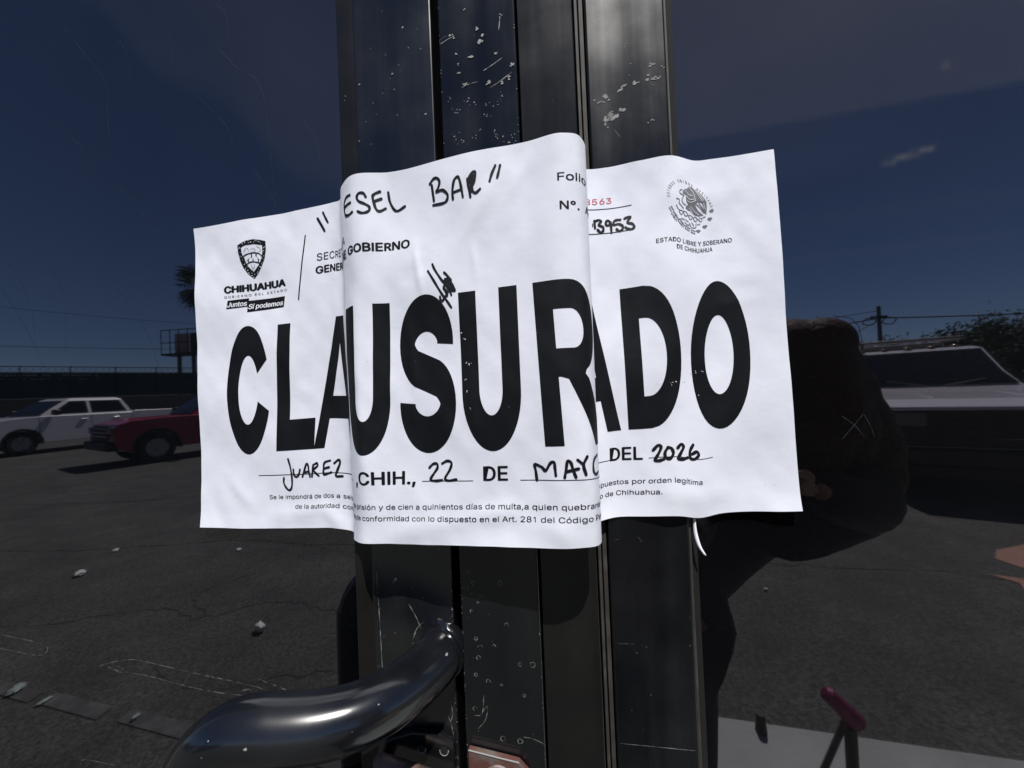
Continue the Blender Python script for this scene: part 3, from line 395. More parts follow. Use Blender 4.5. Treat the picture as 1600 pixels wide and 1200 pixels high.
SC = [[(-.065, 1.7486), (-.060, 1.751), (-.0555, 1.7525)], [(-.0382, 1.7279), (-.032, 1.731), (-.026, 1.7344)], [(-.0523, 1.7193), (-.047, 1.721), (-.0415, 1.7216)], [(-.0342, 1.7168), (-.028, 1.720), (-.0204, 1.7246)], [(-.0275, 1.7518), (-.0268, 1.757), (-.0263, 1.7614)], [(-.0655, 1.7510), (-.0605, 1.7535)],
      [(-.058, 1.325), (-.053, 1.331), (-.0515, 1.339), (-.0545, 1.336)], [(-.0305, 1.322), (-.025, 1.3215), (-.0185, 1.319)], [(-.060, 1.333), (-.055, 1.3345), (-.0535, 1.346)]]
for k in range(22):                               # little rings left by droplets
    x, z, r = R.uniform(-.062, -.022), R.uniform(1.315, 1.42), R.uniform(.0006, .0016)
    SC.append([(x + r * math.cos(a) * R.uniform(.7, 1.2), z + r * math.sin(a) * R.uniform(.7, 1.3)) for a in [j * 1.05 for j in range(R.choice([4, 5, 7]))]])
mark_strokes('scratches', SC, -.02, M_scuff, bar, .0005)['kind'] = 'stuff'
bm = BM(); prism(bm, [(-.0635, 1.3160), (-.0330, 1.3108), (-.0275, 1.305), (-.0262, 1.262), (-.0635, 1.262)], 1, -.0245, -.0205)
sp = obj('strike_plate', bm, M_rust, t, bevel=.0008)
bm = BM(); tube(bm, [(-.0632, -.0246, 1.3161), (-.0480, -.0248, 1.3136), (-.0330, -.0246, 1.3109)], .0004, 6); obj('worn_edge', bm, M_chip, sp)
bm = BM(); cyl(bm, (-.0455, -.0246, 1.3005), (-.0455, -.026, 1.3005), .0088, seg=28); cyl(bm, (-.0455, -.0261, 1.3005), (-.0455, -.0315, 1.3005), .0066, .0062, seg=6); obj('hex_bolt', bm, M_steel, sp, bevel=.0006)
bm = BM(); cyl(bm, (-.032, -.0246, 1.3015), (-.032, -.029, 1.3015), .0036, .003, seg=18); obj('rivet', bm, M_steel, sp, bevel=.0005)

# right leaf
t = thing('glass_door', 'right door leaf with dark film and a sun-glazed black stile', 'door', group='pair of glass doors')
bm = BM(); span(bm, (.0803, 0, .2), (1.0, .012, 2.2)); pane_r = obj('glass_pane', bm, M_film, t)
bm = BM(); span(bm, (.0258, -.008, ZB), (.0739, .03, ZT)); stile_r = obj('stile', bm, M_stile3, t, bevel=.0012)
bm = BM(); span(bm, (1.0005, -.012, ZB), (1.095, .03, ZT)); obj('stile', bm, M_stile, t, bevel=.0012)
bm = BM(); span(bm, (.0803, -.0115, ZB), (1.0, .03, .1995)); obj('rail', bm, M_stile, t, bevel=.0012)
bm = BM(); span(bm, (.0803, -.0115, 2.2005), (1.0, .03, ZT)); obj('rail', bm, M_stile, t, bevel=.0012)
bm = BM(); span(bm, (.0195, -.0065, ZB), (.0214, .02, ZT)); obj('gasket', bm, M_gasket, t, bevel=.0003)
bm = BM(); span(bm, (.0225, -.004, ZB), (.0252, .02, ZT)); obj('gasket', bm, M_gasket, t, bevel=.0003)
bm = BM(); span(bm, (.0742, -.0055, ZB), (.0757, .02, ZT)); obj('gasket', bm, M_gasket, t, bevel=.0003)
bm = BM(); span(bm, (.0765, -.0028, ZB), (.0798, .02, ZT)); obj('gasket', bm, M_gap, t, bevel=.0003)
R = random.Random(31); bm = BM()
for x, z, r, sx, ro in [(.0327, 1.7078, .0016, 1.6, .4), (.038, 1.7109, .0018, 2, .45), (.0454, 1.7145, .0020, 2.2, .4), (.0542, 1.717, .0018, 2.2, .3), (.0644, 1.7186, .0018, 1.8, .2), (.0685, 1.718, .0012, 1.2, .2), (.0373, 1.6959, .0028, 1.5, .7), (.0403, 1.6985, .0028, 1.6, .6), (.0463, 1.7007, .0020, 1.3, .3), (.0357, 1.693, .0013, 1, .2), (.0640, 1.692, .0013, .7, 1.4), (.0647, 1.7268, .0012, 2, .2), (.0717, 1.7242, .0009, 1.2, 0)]:
    for j in range(4): blob(bm, x + R.gauss(0, r * .7), z + R.gauss(0, r * .5), r * R.uniform(.5, 1), -.0082 - j * 1e-5, R, sx, 11, ro)
obj('paint_scuff', bm, M_scuff, stile_r)['kind'] = 'stuff'
SC = [[(.0589, 1.7412), (.0641, 1.7441)], [(.0407, 1.6894), (.0441, 1.6844)], [(.029, 1.372), (.0385, 1.372)], [(.0275, 1.3115), (.055, 1.3107), (.0715, 1.3102)], [(.048, 1.3109), (.068, 1.3103)], [(.044, 1.437), (.046, 1.434)], [(.03, 1.435), (.0325, 1.436)]]
mark_strokes('scratches', SC, -.008, M_scuff, stile_r, .0005)['kind'] = 'stuff'
bm = BM()
for k in range(26): blob(bm, R.uniform(.028, .072), R.choice([R.uniform(1.29, 1.43), R.uniform(1.68, 1.8)]), R.uniform(.0002, .0005), -.0083 - k * 1e-6, R)
obj('paint_chips', bm, M_chip, stile_r)['kind'] = 'stuff'
CR2 = [[(.166, 1.5065), (.1725, 1.501), (.178, 1.4935)], [(.178, 1.5075), (.172, 1.500), (.1655, 1.4925)], [(.178, 1.5075), (.1815, 1.4995), (.183, 1.494)], [(.283, 1.51), (.276, 1.497), (.268, 1.488)], [(.25, 1.49), (.33, 1.4905)]]
mark_strokes('film_crease', CR2, 0, M_filmline, pane_r, .00028)['kind'] = 'stuff'

# pale translucent veils laid over parts of the panes, with bands and a wisp
def veil_mat(name, c, a, nrm):
    m = bpy.data.materials.new(name); m.use_nodes = True; nt = m.node_tree; L = nt.links.new; nt.nodes.remove(nt.nodes['Principled BSDF'])
    out = nt.nodes['Material Output']; tr = nt.nodes.new('ShaderNodeBsdfTransparent'); df = nt.nodes.new('ShaderNodeBsdfDiffuse'); df.inputs[0].default_value = (*c, 1); mx = nt.nodes.new('ShaderNodeMixShader')
    tc = nt.nodes.new('ShaderNodeTexCoord'); n = nt.nodes.new('ShaderNodeTexNoise'); n.inputs['Scale'].default_value = 9; n.inputs['Detail'].default_value = 5; L(tc.outputs['Object'], n.inputs['Vector'])
    r = nt.nodes.new('ShaderNodeMapRange'); r.inputs[1].default_value = .25; r.inputs[2].default_value = .75; r.inputs[3].default_value = a * .75; r.inputs[4].default_value = a * 1.2; L(n.outputs[0], r.inputs[0])
    at = nt.nodes.new('ShaderNodeAttribute'); at.attribute_name = 'thin'; mu = nt.nodes.new('ShaderNodeMath'); mu.operation = 'MULTIPLY'; L(r.outputs[0], mu.inputs[0]); L(at.outputs['Fac'], mu.inputs[1])
    L(mu.outputs[0], mx.inputs[0]); L(tr.outputs[0], mx.inputs[1]); L(df.outputs[0], mx.inputs[2]); L(mx.outputs[0], out.inputs[0]); return m
def dust(name, x0, x1, z0, z1, dens, m, parent):
    """a fine grid lying on the pane; dens(x, z) in 0..1 is how strongly the veil shows"""
    bm = BM(); nx, nz = 220, 220; at = bm.verts.layers.float.new('thin'); V = []
    for i in range(nx + 1):
        for j in range(nz + 1):
            x, z = x0 + (x1 - x0) * i / nx, z0 + (z1 - z0) * j / nz; v = bm.verts.new((x, -.00004, z)); v[at] = dens(x, z); V.append(v)
    for i in range(nx):
        for j in range(nz): a = i * (nz + 1) + j; bm.faces.new((V[a], V[a + nz + 1], V[a + nz + 2], V[a + 1]))
    return obj(name, bm, m, parent, recalc=False)
def sst(e0, e1, x): t = min(1, max(0, (x - e0) / (e1 - e0))); return t * t * (3 - 2 * t)
def dens_r(x, z):
    line = 1.6735 + .0705 * x; d = sst(-.001, .004, z - line) * (.75 + .25 * sst(0, .08, z - line))
    b = sst(-.03, 0, z - (line - .02)) * .25 * sst(.30, .12, x) + .14 * math.exp(-((z - (1.615 + .06 * x)) / .006)**2) + .12 * math.exp(-((z - (1.594 + .05 * x)) / .004)**2)
    px, pz = x - .196, z - 1.6548; along = px * .97 + pz * .24; off = -px * .24 + pz * .97 - .0004 * math.sin(along * 900)
    wisp = 2.6 * math.exp(-(off / .0014)**2) * sst(-.004, .006, along) * sst(.032, .024, along) * (.6 + .4 * math.sin(along * 620 + 1) ** 2) + 1.1 * math.exp(-((x - .232)**2 + (z - 1.7088)**2) / .0000060)
    return max(d, b, .05) + wisp
def dens_l(x, z):
    line = 1.67 + (-.15 - x) * .83; s = z - line + .008 * math.sin(x * 60)
    return sst(-.012, .02, s) * (.55 + .45 * sst(-.40, -.18, x)) * (.85 + .15 * math.sin(x * 45 + z * 30))
dust('pane_veil', .0803, .42, 1.25, 1.90, dens_r, veil_mat('tan_veil', (.52, .47, .42), .045, 0), pane_r)
dust('pane_veil', -.52, -.1431, 1.58, 1.95, dens_l, veil_mat('grey_veil', (.5, .46, .42), .022, 0), pane)
# ---------------------------------------------------------------- the notice: a wide paper pasted over the post and both stiles
ST = np.array(ST); HP = .216
_dt = np.linalg.norm(np.diff(ST[:, :3], axis=0), axis=1); _db = np.linalg.norm(np.diff(ST[:, 3:], axis=0), axis=1)
US = np.concatenate([[0], np.cumsum((_dt + _db) / 2)]); UMAX = US[-1]
MT = np.zeros_like(ST); _d = np.diff(ST, axis=0) / np.diff(US)[:, None]; MT[0] = _d[0]; MT[-1] = _d[-1]
for i in range(1, len(US) - 1):
    h0, h1 = US[i] - US[i - 1], US[i + 1] - US[i]; MT[i] = (_d[i - 1] * h1 + _d[i] * h0) / (h0 + h1)
RW = np.random.RandomState(4)
WAVES = [(RW.uniform(20, 110) * RW.choice([-1, 1]), RW.uniform(6, 22), RW.uniform(0, 6.28), RW.uniform(.0001, .00028)) for _ in range(12)] + [(RW.uniform(120, 420) * RW.choice([-1, 1]), RW.uniform(15, 70), RW.uniform(0, 6.28), RW.uniform(.000015, .00004)) for _ in range(16)]
CREASES = [(.190, .20, .196, .36, .0022, .0006), (.178, .30, .20, .27, .0018, -.0004), (.215, .24, .245, .06, .004, .0004), (.152, .5, .16, .9, .004, .0005), (.205, .95, .26, .90, .004, .0007), (.10, .93, .12, 1.0, .004, .0008), (.03, .12, .06, .05, .003, .0003),
           (.186, .40, .190, .62, .003, .0004), (.222, .45, .226, .75, .003, .0003), (.405, .33, .43, .36, .003, .0003), (.02, .82, .05, .95, .003, .0004), (.155, .28, .172, .05, .004, .0004), (.16, .35, .158, .62, .005, -.0005), (.243, .15, .262, .02, .004, .0005), (.225, .22, .228, .33, .002, .0003), (.34, .3, .343, .8, .004, .0004), (.36, .12, .43, .10, .006, .0005), (.395, .42, .44, .40, .004, .0003), (.075, .55, .10, .6, .004, .0003), (.035, .36, .06, .31, .003, .0003), (.24, .93, .29, .985, .004, .0006), (.345, .94, .42, .95, .005, .0005), (.165, .98, .215, .945, .004, .0006), (.28, .6, .286, .95, .004, .0004), (.06, .965, .11, .945, .004, .0007)]
def surf(u, v):
    u = np.asarray(u, float); v = np.asarray(v, float)
    i = np.clip(np.searchsorted(US, u) - 1, 0, len(US) - 2); h = (US[i + 1] - US[i]); t = ((u - US[i]) / h)[:, None]; h = h[:, None]
    e = (2 * t**3 - 3 * t**2 + 1) * ST[i] + (t**3 - 2 * t**2 + t) * h * MT[i] + (-2 * t**3 + 3 * t**2) * ST[i + 1] + (t**3 - t**2) * h * MT[i + 1]
    p = e[:, :3] * (1 - v[:, None]) + e[:, 3:] * v[:, None]
    dy = np.zeros_like(u)
    for a, b, ph, am in WAVES: dy += am * np.sin(a * u + b * v + ph)
    for u0, v0, u1, v1, w, am in CREASES:             # soft ridges where the sheet buckled
        au, av = u0, v0 * HP; bu, bv = u1, v1 * HP; L2 = (bu - au)**2 + (bv - av)**2
        k = np.clip(((u - au) * (bu - au) + (v * HP - av) * (bv - av)) / L2, 0, 1)
        d2 = (u - au - k * (bu - au))**2 + (v * HP - av - k * (bv - av))**2
        dy -= 1.4 * am * np.exp(-d2 / w**2) * np.sin(np.pi * np.clip(k, .08, .92))
    c = 1 - (u / .022 + (1 - v) * HP / .032); dy -= np.where(c > 0, c, 0) * .0022      # turned-up lower left corner
    dy -= np.where(v > .955, (v - .955), 0) * .012 * (1 + np.sin(u * 60))               # lower hem lifts a little
    p[:, 1] += dy - .0006
    return p
def surf_n(u, v):
    e = 1e-4; u = np.asarray(u, float); v = np.asarray(v, float)
    du = surf(np.clip(u + e, 0, UMAX), v) - surf(np.clip(u - e, 0, UMAX), v); dv = surf(u, v + e) - surf(u, v - e)
    n = np.cross(du, dv); n /= np.linalg.norm(n, axis=1)[:, None]
    return n                                              # points away from the door on the front side
nn = surf_n([.2], [.5])[0]; NS = 1 if nn[1] < 0 else -1

notice = thing('paper_notice', 'white paper closure notice reading CLAUSURADO pasted across the door centre', 'notice', (-.06, -.03, 1.45))
def child(o): o.parent = notice; o.matrix_parent_inverse = Matrix.Translation((.06, .03, -1.45)); return o
NU, NV = 420, 56
us = np.concatenate([np.linspace(0, UMAX, NU)]); vs = np.linspace(0, 1, NV)
gu, gv = np.meshgrid(us, vs, indexing='ij'); gu = gu.ravel(); gv = gv.ravel()
Pf = surf(gu, gv); Nf = surf_n(gu, gv) * NS; Pb = Pf - Nf * .00018
idx = lambda i, j: i * NV + j
faces = []; n0 = NU * NV
for i in range(NU - 1):
    for j in range(NV - 1):
        q = (idx(i, j), idx(i, j + 1), idx(i + 1, j + 1), idx(i + 1, j)); faces.append(q); faces.append(tuple(n0 + k for k in q[::-1]))
rim = [idx(i, 0) for i in range(NU)] + [idx(NU - 1, j) for j in range(1, NV)] + [idx(i, NV - 1) for i in range(NU - 2, -1, -1)] + [idx(0, j) for j in range(NV - 2, 0, -1)]
for a, b in zip(rim, rim[1:] + rim[:1]): faces.append((a, b, n0 + b, n0 + a))
me = bpy.data.meshes.new('sheet'); me.from_pydata(np.vstack([Pf, Pb]).tolist(), [], faces); me.materials.append(M_paper)
me.polygons.foreach_set('use_smooth', [True] * len(me.polygons)); me.update()
me.set_sharp_from_angle(angle=math.radians(60))
child(o := bpy.data.objects.new('sheet', me)); col.objects.link(o)

def lay(name, bm, m, eps=.0002, step=.0016, parent=None):
    """bm is flat in (u, -v*HP); cut it finely and lay it on the paper"""
    bm.verts.ensure_lookup_table()
    us = [v.co.x for v in bm.verts]; u0, u1 = min(us), max(us)
    for k in range(int(u0 / step), int(u1 / step) + 2):
        g = bm.verts[:] + bm.edges[:] + bm.faces[:]
        bmesh.ops.bisect_plane(bm, geom=g, plane_co=(k * step, 0, 0), plane_no=(1, 0, 0), dist=1e-7)
    vs = [v.co.y for v in bm.verts]; v0, v1 = min(vs), max(vs)
    for k in range(int(v0 / .006) - 1, int(v1 / .006) + 2):
        g = bm.verts[:] + bm.edges[:] + bm.faces[:]
        bmesh.ops.bisect_plane(bm, geom=g, plane_co=(0, k * .006, 0), plane_no=(0, 1, 0), dist=1e-7)
    bm.verts.ensure_lookup_table()
    A = np.array([[v.co.x, -v.co.y / HP, v.co.z] for v in bm.verts])
    Q = surf(A[:, 0], A[:, 1]) + surf_n(A[:, 0], A[:, 1]) * NS * (eps + A[:, 2])[:, None]
    for v, q in zip(bm.verts, Q): v.co = q
    bmesh.ops.triangulate(bm, faces=bm.faces[:])
    o = obj(name, bm, m, recalc=False); child(o)
    if parent is not None:
        o.parent = parent; o.matrix_parent_inverse = Matrix.Identity(4)
    return o

dg = None
def curve_to_bm(cd):
    o = bpy.data.objects.new('tmp', cd); col.objects.link(o); bpy.context.view_layer.update()
    me = o.evaluated_get(bpy.context.evaluated_depsgraph_get()).to_mesh(); bm = BM(); bm.from_mesh(me)
    bpy.data.objects.remove(o); bmesh.ops.remove_doubles(bm, verts=bm.verts[:], dist=1e-6); return bm
try:                                              # typefaces that ship with Blender itself
    _fd = bpy.utils.resource_path('LOCAL') + '/datafiles/fonts/'
    FONT = bpy.data.fonts.load(_fd + 'Inter.woff2'); FONT_R = bpy.data.fonts.load(_fd + 'NotoSansMath-Regular.woff2')
except Exception: FONT = FONT_R = None
def text_bm(s, bold=0, shear=0, space=1.0):
    alt = [ch in 'RIl1i' for ch in s]; s = s.replace('I', 'l') if FONT else s
    cd = bpy.data.curves.new('t', 'FONT'); cd.body = s; cd.size = 1; cd.shear = shear; cd.space_character = space; cd.resolution_u = 4
    if FONT:
        cd.font = FONT; cd.font_bold = FONT_R
        for k in range(len(s)): cd.body_format[k].use_bold = alt[k]
    bm = curve_to_bm(cd); bpy.data.curves.remove(cd)
    if bold > 0:                                  # struck several times, a little apart
        me = bpy.data.meshes.new('b'); bm.to_mesh(me)
        for k, (dx, dy) in enumerate([(bold, 0), (-bold, 0), (0, bold * .6), (0, -bold * .6)][:4 if bold > .013 else 2]):
            n0 = len(bm.verts); bm.from_mesh(me); bm.verts.ensure_lookup_table()
            for v in bm.verts[n0:]: v.co += Vector((dx, dy, (k + 1) * 2.2e-5))
        bpy.data.meshes.remove(me)
    return bm
_h = text_bm('H'); CAPH = max(v.co.y for v in _h.verts); _h.free()
def text_on(s, a, b, cap, bold=0, shear=0, space=1.0, into=None, z=0):
    bm = text_bm(s, bold, shear, space); xs = [v.co.x for v in bm.verts]; x0, x1 = min(xs), max(xs)
    for v in bm.verts:
        t = (v.co.x - x0) / (x1 - x0); vy = a[1] + (b[1] - a[1]) * t
        v.co = Vector((a[0] + (b[0] - a[0]) * t, -vy * HP + v.co.y / CAPH * cap, z + v.co.z * .15))
    return merge(into, bm)
def merge(into, bm):
    if into is None: return bm
    me = bpy.data.meshes.new('m'); bm.to_mesh(me); bm.free(); into.from_mesh(me); bpy.data.meshes.remove(me); return into
def poly_bm(loops):                               # closed loops in (u, v), holes allowed
    cd = bpy.data.curves.new('p', 'CURVE'); cd.dimensions = '2D'; cd.fill_mode = 'BOTH'
    for lp in loops:
        s = cd.splines.new('POLY'); s.points.add(len(lp) - 1); s.use_cyclic_u = True
        for p, q in zip(s.points, lp): p.co = (q[0], -q[1] * HP, 0, 1)
    bm = curve_to_bm(cd); bpy.data.curves.remove(cd); return bm
_sk = [0]
def ribbon(bm, pts, w, smooth=True, round_=True, jit=.12):
    P = [Vector((u, -v * HP, 0)) for u, v in pts]
    if smooth: P = catmull(P, 7)
    _sk[0] += 1; z = (_sk[0] % 25) * 2.5e-6; R = random.Random(_sk[0]); prev = None; r = w / 2; n = len(P)
    ph = R.uniform(0, 6)
    for i, p in enumerate(P):
        t = (P[min(i + 1, n - 1)] - P[max(i - 1, 0)]).normalized(); q = Vector((-t.y, t.x, 0)) * r * (1 + jit * math.sin(ph + i * .55))
        cur = [bm.verts.new((*(p - q).xy, z)), bm.verts.new((*(p + q).xy, z))]
        if prev: bm.faces.new((prev[0], cur[0], cur[1], prev[1]))
        prev = cur
    if round_:
        for p in (P[0], P[-1]): bm.faces.new([bm.verts.new((p.x + r * math.cos(k * math.pi / 6), p.y + r * math.sin(k * math.pi / 6), z + 1.2e-6)) for k in range(12)])

# headline letters: outlines in em (x) and cap heights (y up, 0..1)
E = .0555; SW = .176; SH = .240
def ell(cx, cy, rx, ry, a0, a1, n=26): return [(cx + rx * math.cos(math.radians(a0 + (a1 - a0) * k / n)), cy + ry * math.sin(math.radians(a0 + (a1 - a0) * k / n))) for k in range(n + 1)]
def stroke(c):                                    # even pen in a squeezed space, stretched back tall
    k = SW / SH; c = [Vector((x, y * k, 0)) for x, y in c]; a, b = [], []
    for i, p in enumerate(c):
        t = (c[min(i + 1, len(c) - 1)] - c[max(i - 1, 0)]).normalized(); q = Vector((-t.y, t.x, 0)) * SW / 2
        a.append(((p + q).x, (p + q).y / k)); b.append(((p - q).x, (p - q).y / k))
    return [a + b[::-1]]
def L_C(): return stroke(ell(.335, .5, .335 - SW / 2, .518 - SH / 2, 27, 340, 60)), .66
def L_L(): return [[(0, 0), (.54, 0), (.54, SH), (SW, SH), (SW, 1), (0, 1)]], .54
def L_A(): return [[(0, 0), (.157, 0), (.214, .225), (.502, .225), (.563, 0), (.72, 0), (.44, 1), (.283, 1)], [(.258, .395), (.361, .80), (.460, .395)]], .72
def L_U(): return [[(0, 1), (0, .36)] + ell(.29, .36, .29, .378, 180, 360, 26) + [(.58, .36), (.58, 1), (.58 - SW, 1), (.58 - SW, .37)] + ell(.29, .37, .29 - SW, .165, 360, 180, 22) + [(SW, .37), (SW, 1)]], .58
def L_S(): return stroke(ell(.305, .705, .215, .193, -6, 238, 34) + ell(.315, .297, .228, .195, 58, -186, 34)), .63
def L_R():
    return [[(0, 0), (SW, 0), (SW, .415), (.20, .415)] + [(.27, .40), (.315, .33), (.50, 0), (.685, 0), (.55, .27), (.47, .40), (.43, .43)] + ell(.36, .72, .255, .28, -70, 90, 18) + [(0, 1)],
            [(SW, .585), (.33, .585)] + ell(.345, .705, .105, .12, -90, 90, 12) + [(SW, .825)]], .685
def L_D(): return [[(0, 0), (.24, 0)] + ell(.24, .5, .345, .5, -78, 78, 26) + [(.24, 1), (0, 1)], [(SW, .225), (.23, .225)] + ell(.235, .5, .195, .275, -80, 80, 22) + [(.23, .775), (SW, .775)]], .585
def L_O(): return [ell(.345, .5, .345, .518, 0, 354, 48), ell(.345, .5, .345 - SW, .518 - SH, 0, 354, 44)], .69
HEAD = [(L_C, .0262, .0250, .640), (L_L, .0690, .0658, .540), (L_A, .0992, .0955, .72), (L_U, .1418, .1415, .585), (L_S, .1800, .1805, .62), (L_U, .2169, .2195, .60), (L_R, .2589, .2641, .685), (L_A, .2990, .3015, .72), (L_D, .3425, .3458, .600), (L_O, .3838, .3845, .655)]
VT, VB = .354, .7555
hb = None
for f, ut, ub, wd in HEAD:
    loops, w = f(); k = wd / w * E
    hb = merge(hb, poly_bm([[(ut * y + ub * (1 - y) + x * k, VT * y + VB * (1 - y)) for x, y in lp] for lp in loops]))
lay('headline', hb, M_ink, .00018)

# small print, in regular and bold
for s, a, b, cap, bold, shear, c, sp_, _ in INK['tx']:
    if c != 'k' or s in ('Folio', 'N°. Acta'): continue
    if s == ', CHIH.,': s = 'CHIH.,'; a = (.1582, a[1]); b = (b[0], a[1])
    if s in ('DE', 'DEL', 'CHIH.,'): bold = .019
    if s.startswith('Se le') or s.startswith('de la'): bold = .004; cap = .0029
    if s.startswith('ESTADO') or s.startswith('DE C'): cap = .0026; bold = .006
    if s == 'CHIHUAHUA': bold = .05
    if s.startswith('DE C'): a = (a[0], .2605); b = (b[0], .2605)
    lay('printed_line', text_on(s, a, (b[0], a[1]) if len(s) > 3 else b, cap, bold, shear, sp_), M_ink, .00019)
for s, u0, u1, v, cap, bold in [(',', .1496, .1509, .8414, .0073, .02), ('Folio', .2737, .2932, .115, .0041, .008), ('N°.', .2746, .2862, .1845, .0042, .014), ('Acta', .2912, .3092, .182, .0042, .01), ('SECRETARÍA', .1002, .1452, .173, .0048, 0), ('GENERAL DE GOBIERNO', .0992, .1878, .2128, .0047, .03)]:
    lay('printed_line', text_on(s, (u0, v), (u1, v), cap, bold, 0, 1), M_ink, .00019)
bm = text_on('08563', (.3190, .105), (.3386, .105), .0036); lay('serial_number', bm, M_red, .00019)
for w, a, b in INK['ln']:
    if a[0] == .35667: a, b = (.35667, .838), (.3967, .838)
    bm = BM(); a = (max(a[0], .314), a[1]) if w == .0004 else a; ribbon(bm, [a, ((a[0] + b[0]) / 2, (a[1] + b[1]) / 2), b], w, False, False, 0)
    lay('ruled_line', bm, M_ink, .00017)
INK['hw'][18] = (.0007, INK['hw'][18][1][1:3])
i0 = 0
for cnt in (2, 6, 8, 2, 6, 9, 2, 6, 4, 9):         # quote, ESEL, BAR, quote, 13953, JUAREZ, 22, MAYO, 2026, signature
  bm = BM()
  for w, pts in INK['hw'][i0:i0 + cnt]: ribbon(bm, pts, {.0019: .00145, .0022: .0018, .00155: .0014, .0017: .0014}.get(w, w))
  lay('handwritten_word' if cnt != 9 or i0 < 40 else 'signature', bm, M_marker, .00026); i0 += cnt

# state shield with the slogan boxes
sh = INK['sh']; sb = poly_bm([sh['out'], sh['inn']])
for w, pts in INK['shs']: ribbon(sb, pts, w, len(pts) > 2, False)
for q in INK['jb']: sb = merge(sb, poly_bm([q]))
em = lay('state_emblem', sb, M_ink, .0002)
wb = BM(); R = random.Random(2)
for u, v in INK['shw']:
    a = R.uniform(0, 3.14); d = Vector((math.cos(a), math.sin(a), 0))
    for _ in range(2):
        p = Vector((u + R.gauss(0, .0006), -v * HP + R.gauss(0, .0006), 0)); r = R.uniform(.00022, .0005)
        wb.faces.new([wb.verts.new(p + Vector((math.cos(j * 1.257) * r, math.sin(j * 1.257) * r * .7, 0))) for j in range(5)])
for s, a, b, cap, bold, shear, c, sp_, _ in INK['tx']:
    if c == 'w': wb = text_on(s, a, b, cap, .022, shear, sp_, wb)
lay('emblem_lettering', wb, M_white_ink, .00032, parent=em)

# national seal: ring of lettering, eagle, cactus and wreath
O_, Rv, Tv = [Vector((u, -v * HP, 0)) for u, v in INK['el']]; Rv = Rv - O_; Tv = Tv - O_
eb = None
for lp in INK['eg']: eb = merge(eb, poly_bm([lp]))
for w, pts in INK['egs']: ribbon(eb, pts, w)
for kind, u, v, r, a in INK['lv']:
    c = Vector((u, -v * HP, 0)); s = r * .0000475
    if kind == 'a':
        d = Vector((math.cos(math.radians(-a)), math.sin(math.radians(-a)), 0)); n = Vector((-d.y, d.x, 0))
        for k, sg in [(-.7, 1), (-.7, -1), (0, 1), (0, -1), (.7, 1), (.7, -1)]:
            q = c + d * k * s + n * sg * s * .45; e = (d * .8 + n * sg * .6).normalized(); f = Vector((-e.y, e.x, 0))
            eb.faces.new([eb.verts.new(q + e * math.cos(j * 1.047) * s * .42 + f * math.sin(j * 1.047) * s * .24) for j in range(6)])
    else:
        for k in range(4):
            an = math.radians(200 + k * 47); e = Vector((math.cos(an), math.sin(an), 0)); f = Vector((-e.y, e.x, 0)); q = c + e * s * .45
            eb.faces.new([eb.verts.new(q + e * math.cos(j * 1.047) * s * .5 + f * math.sin(j * 1.047) * s * .26) for j in range(6)])
seal = lay('national_seal', eb, new_mat('seal_grey_ink', (.17, .17, .185), .6), .0002)
fb = BM()
for pts in [[(0.38396, 0.08231), (0.3854, 0.08644), (0.38729, 0.09844), (0.38819, 0.1156)], [(0.38616, 0.07878), (0.38879, 0.08983), (0.39117, 0.10547), (0.39311, 0.11784)], [(0.38269, 0.09772), (0.38436, 0.10334), (0.3863, 0.10219)], [(0.38241, 0.10789), (0.38431, 0.11515), (0.38724, 0.11222)], [(0.38284, 0.12099), (0.38525, 0.12188), (0.38868, 0.11542)], [(0.38929, 0.08776), (0.39169, 0.10163), (0.39412, 0.11631)], [(0.3852, 0.13369), (0.38759, 0.1434), (0.39094, 0.15365)], [(0.38421, 0.13876), (0.38659, 0.14999)], [(0.39408, 0.12419), (0.3955, 0.14073)], [(0.38152, 0.09254), (0.38222, 0.09545)]]: ribbon(fb, pts, .00032)
lay('plumage_line', fb, M_white_ink, .0003, parent=seal)
lb = None; S_ = 'ESTADOS UNIDOS MEXICANOS'
for k, ch in enumerate(S_):
    if ch == ' ': continue
    th = math.radians(172 - (172 - 2) * k / (len(S_) - 1)); bm = text_bm(ch, .012); xs = [v.co.x for v in bm.verts]; xm = (min(xs) + max(xs)) / 2
    for v in bm.verts:
        x = (v.co.x - xm) * .118; y = .87 + v.co.y / CAPH * .115
        q = Vector((math.cos(th) * y + math.sin(th) * x, math.sin(th) * y - math.cos(th) * x))
        v.co = O_ + Rv * q.x + Tv * q.y
    lb = merge(lb, bm)
lay('seal_lettering', lb, M_ink, .0002, parent=seal)
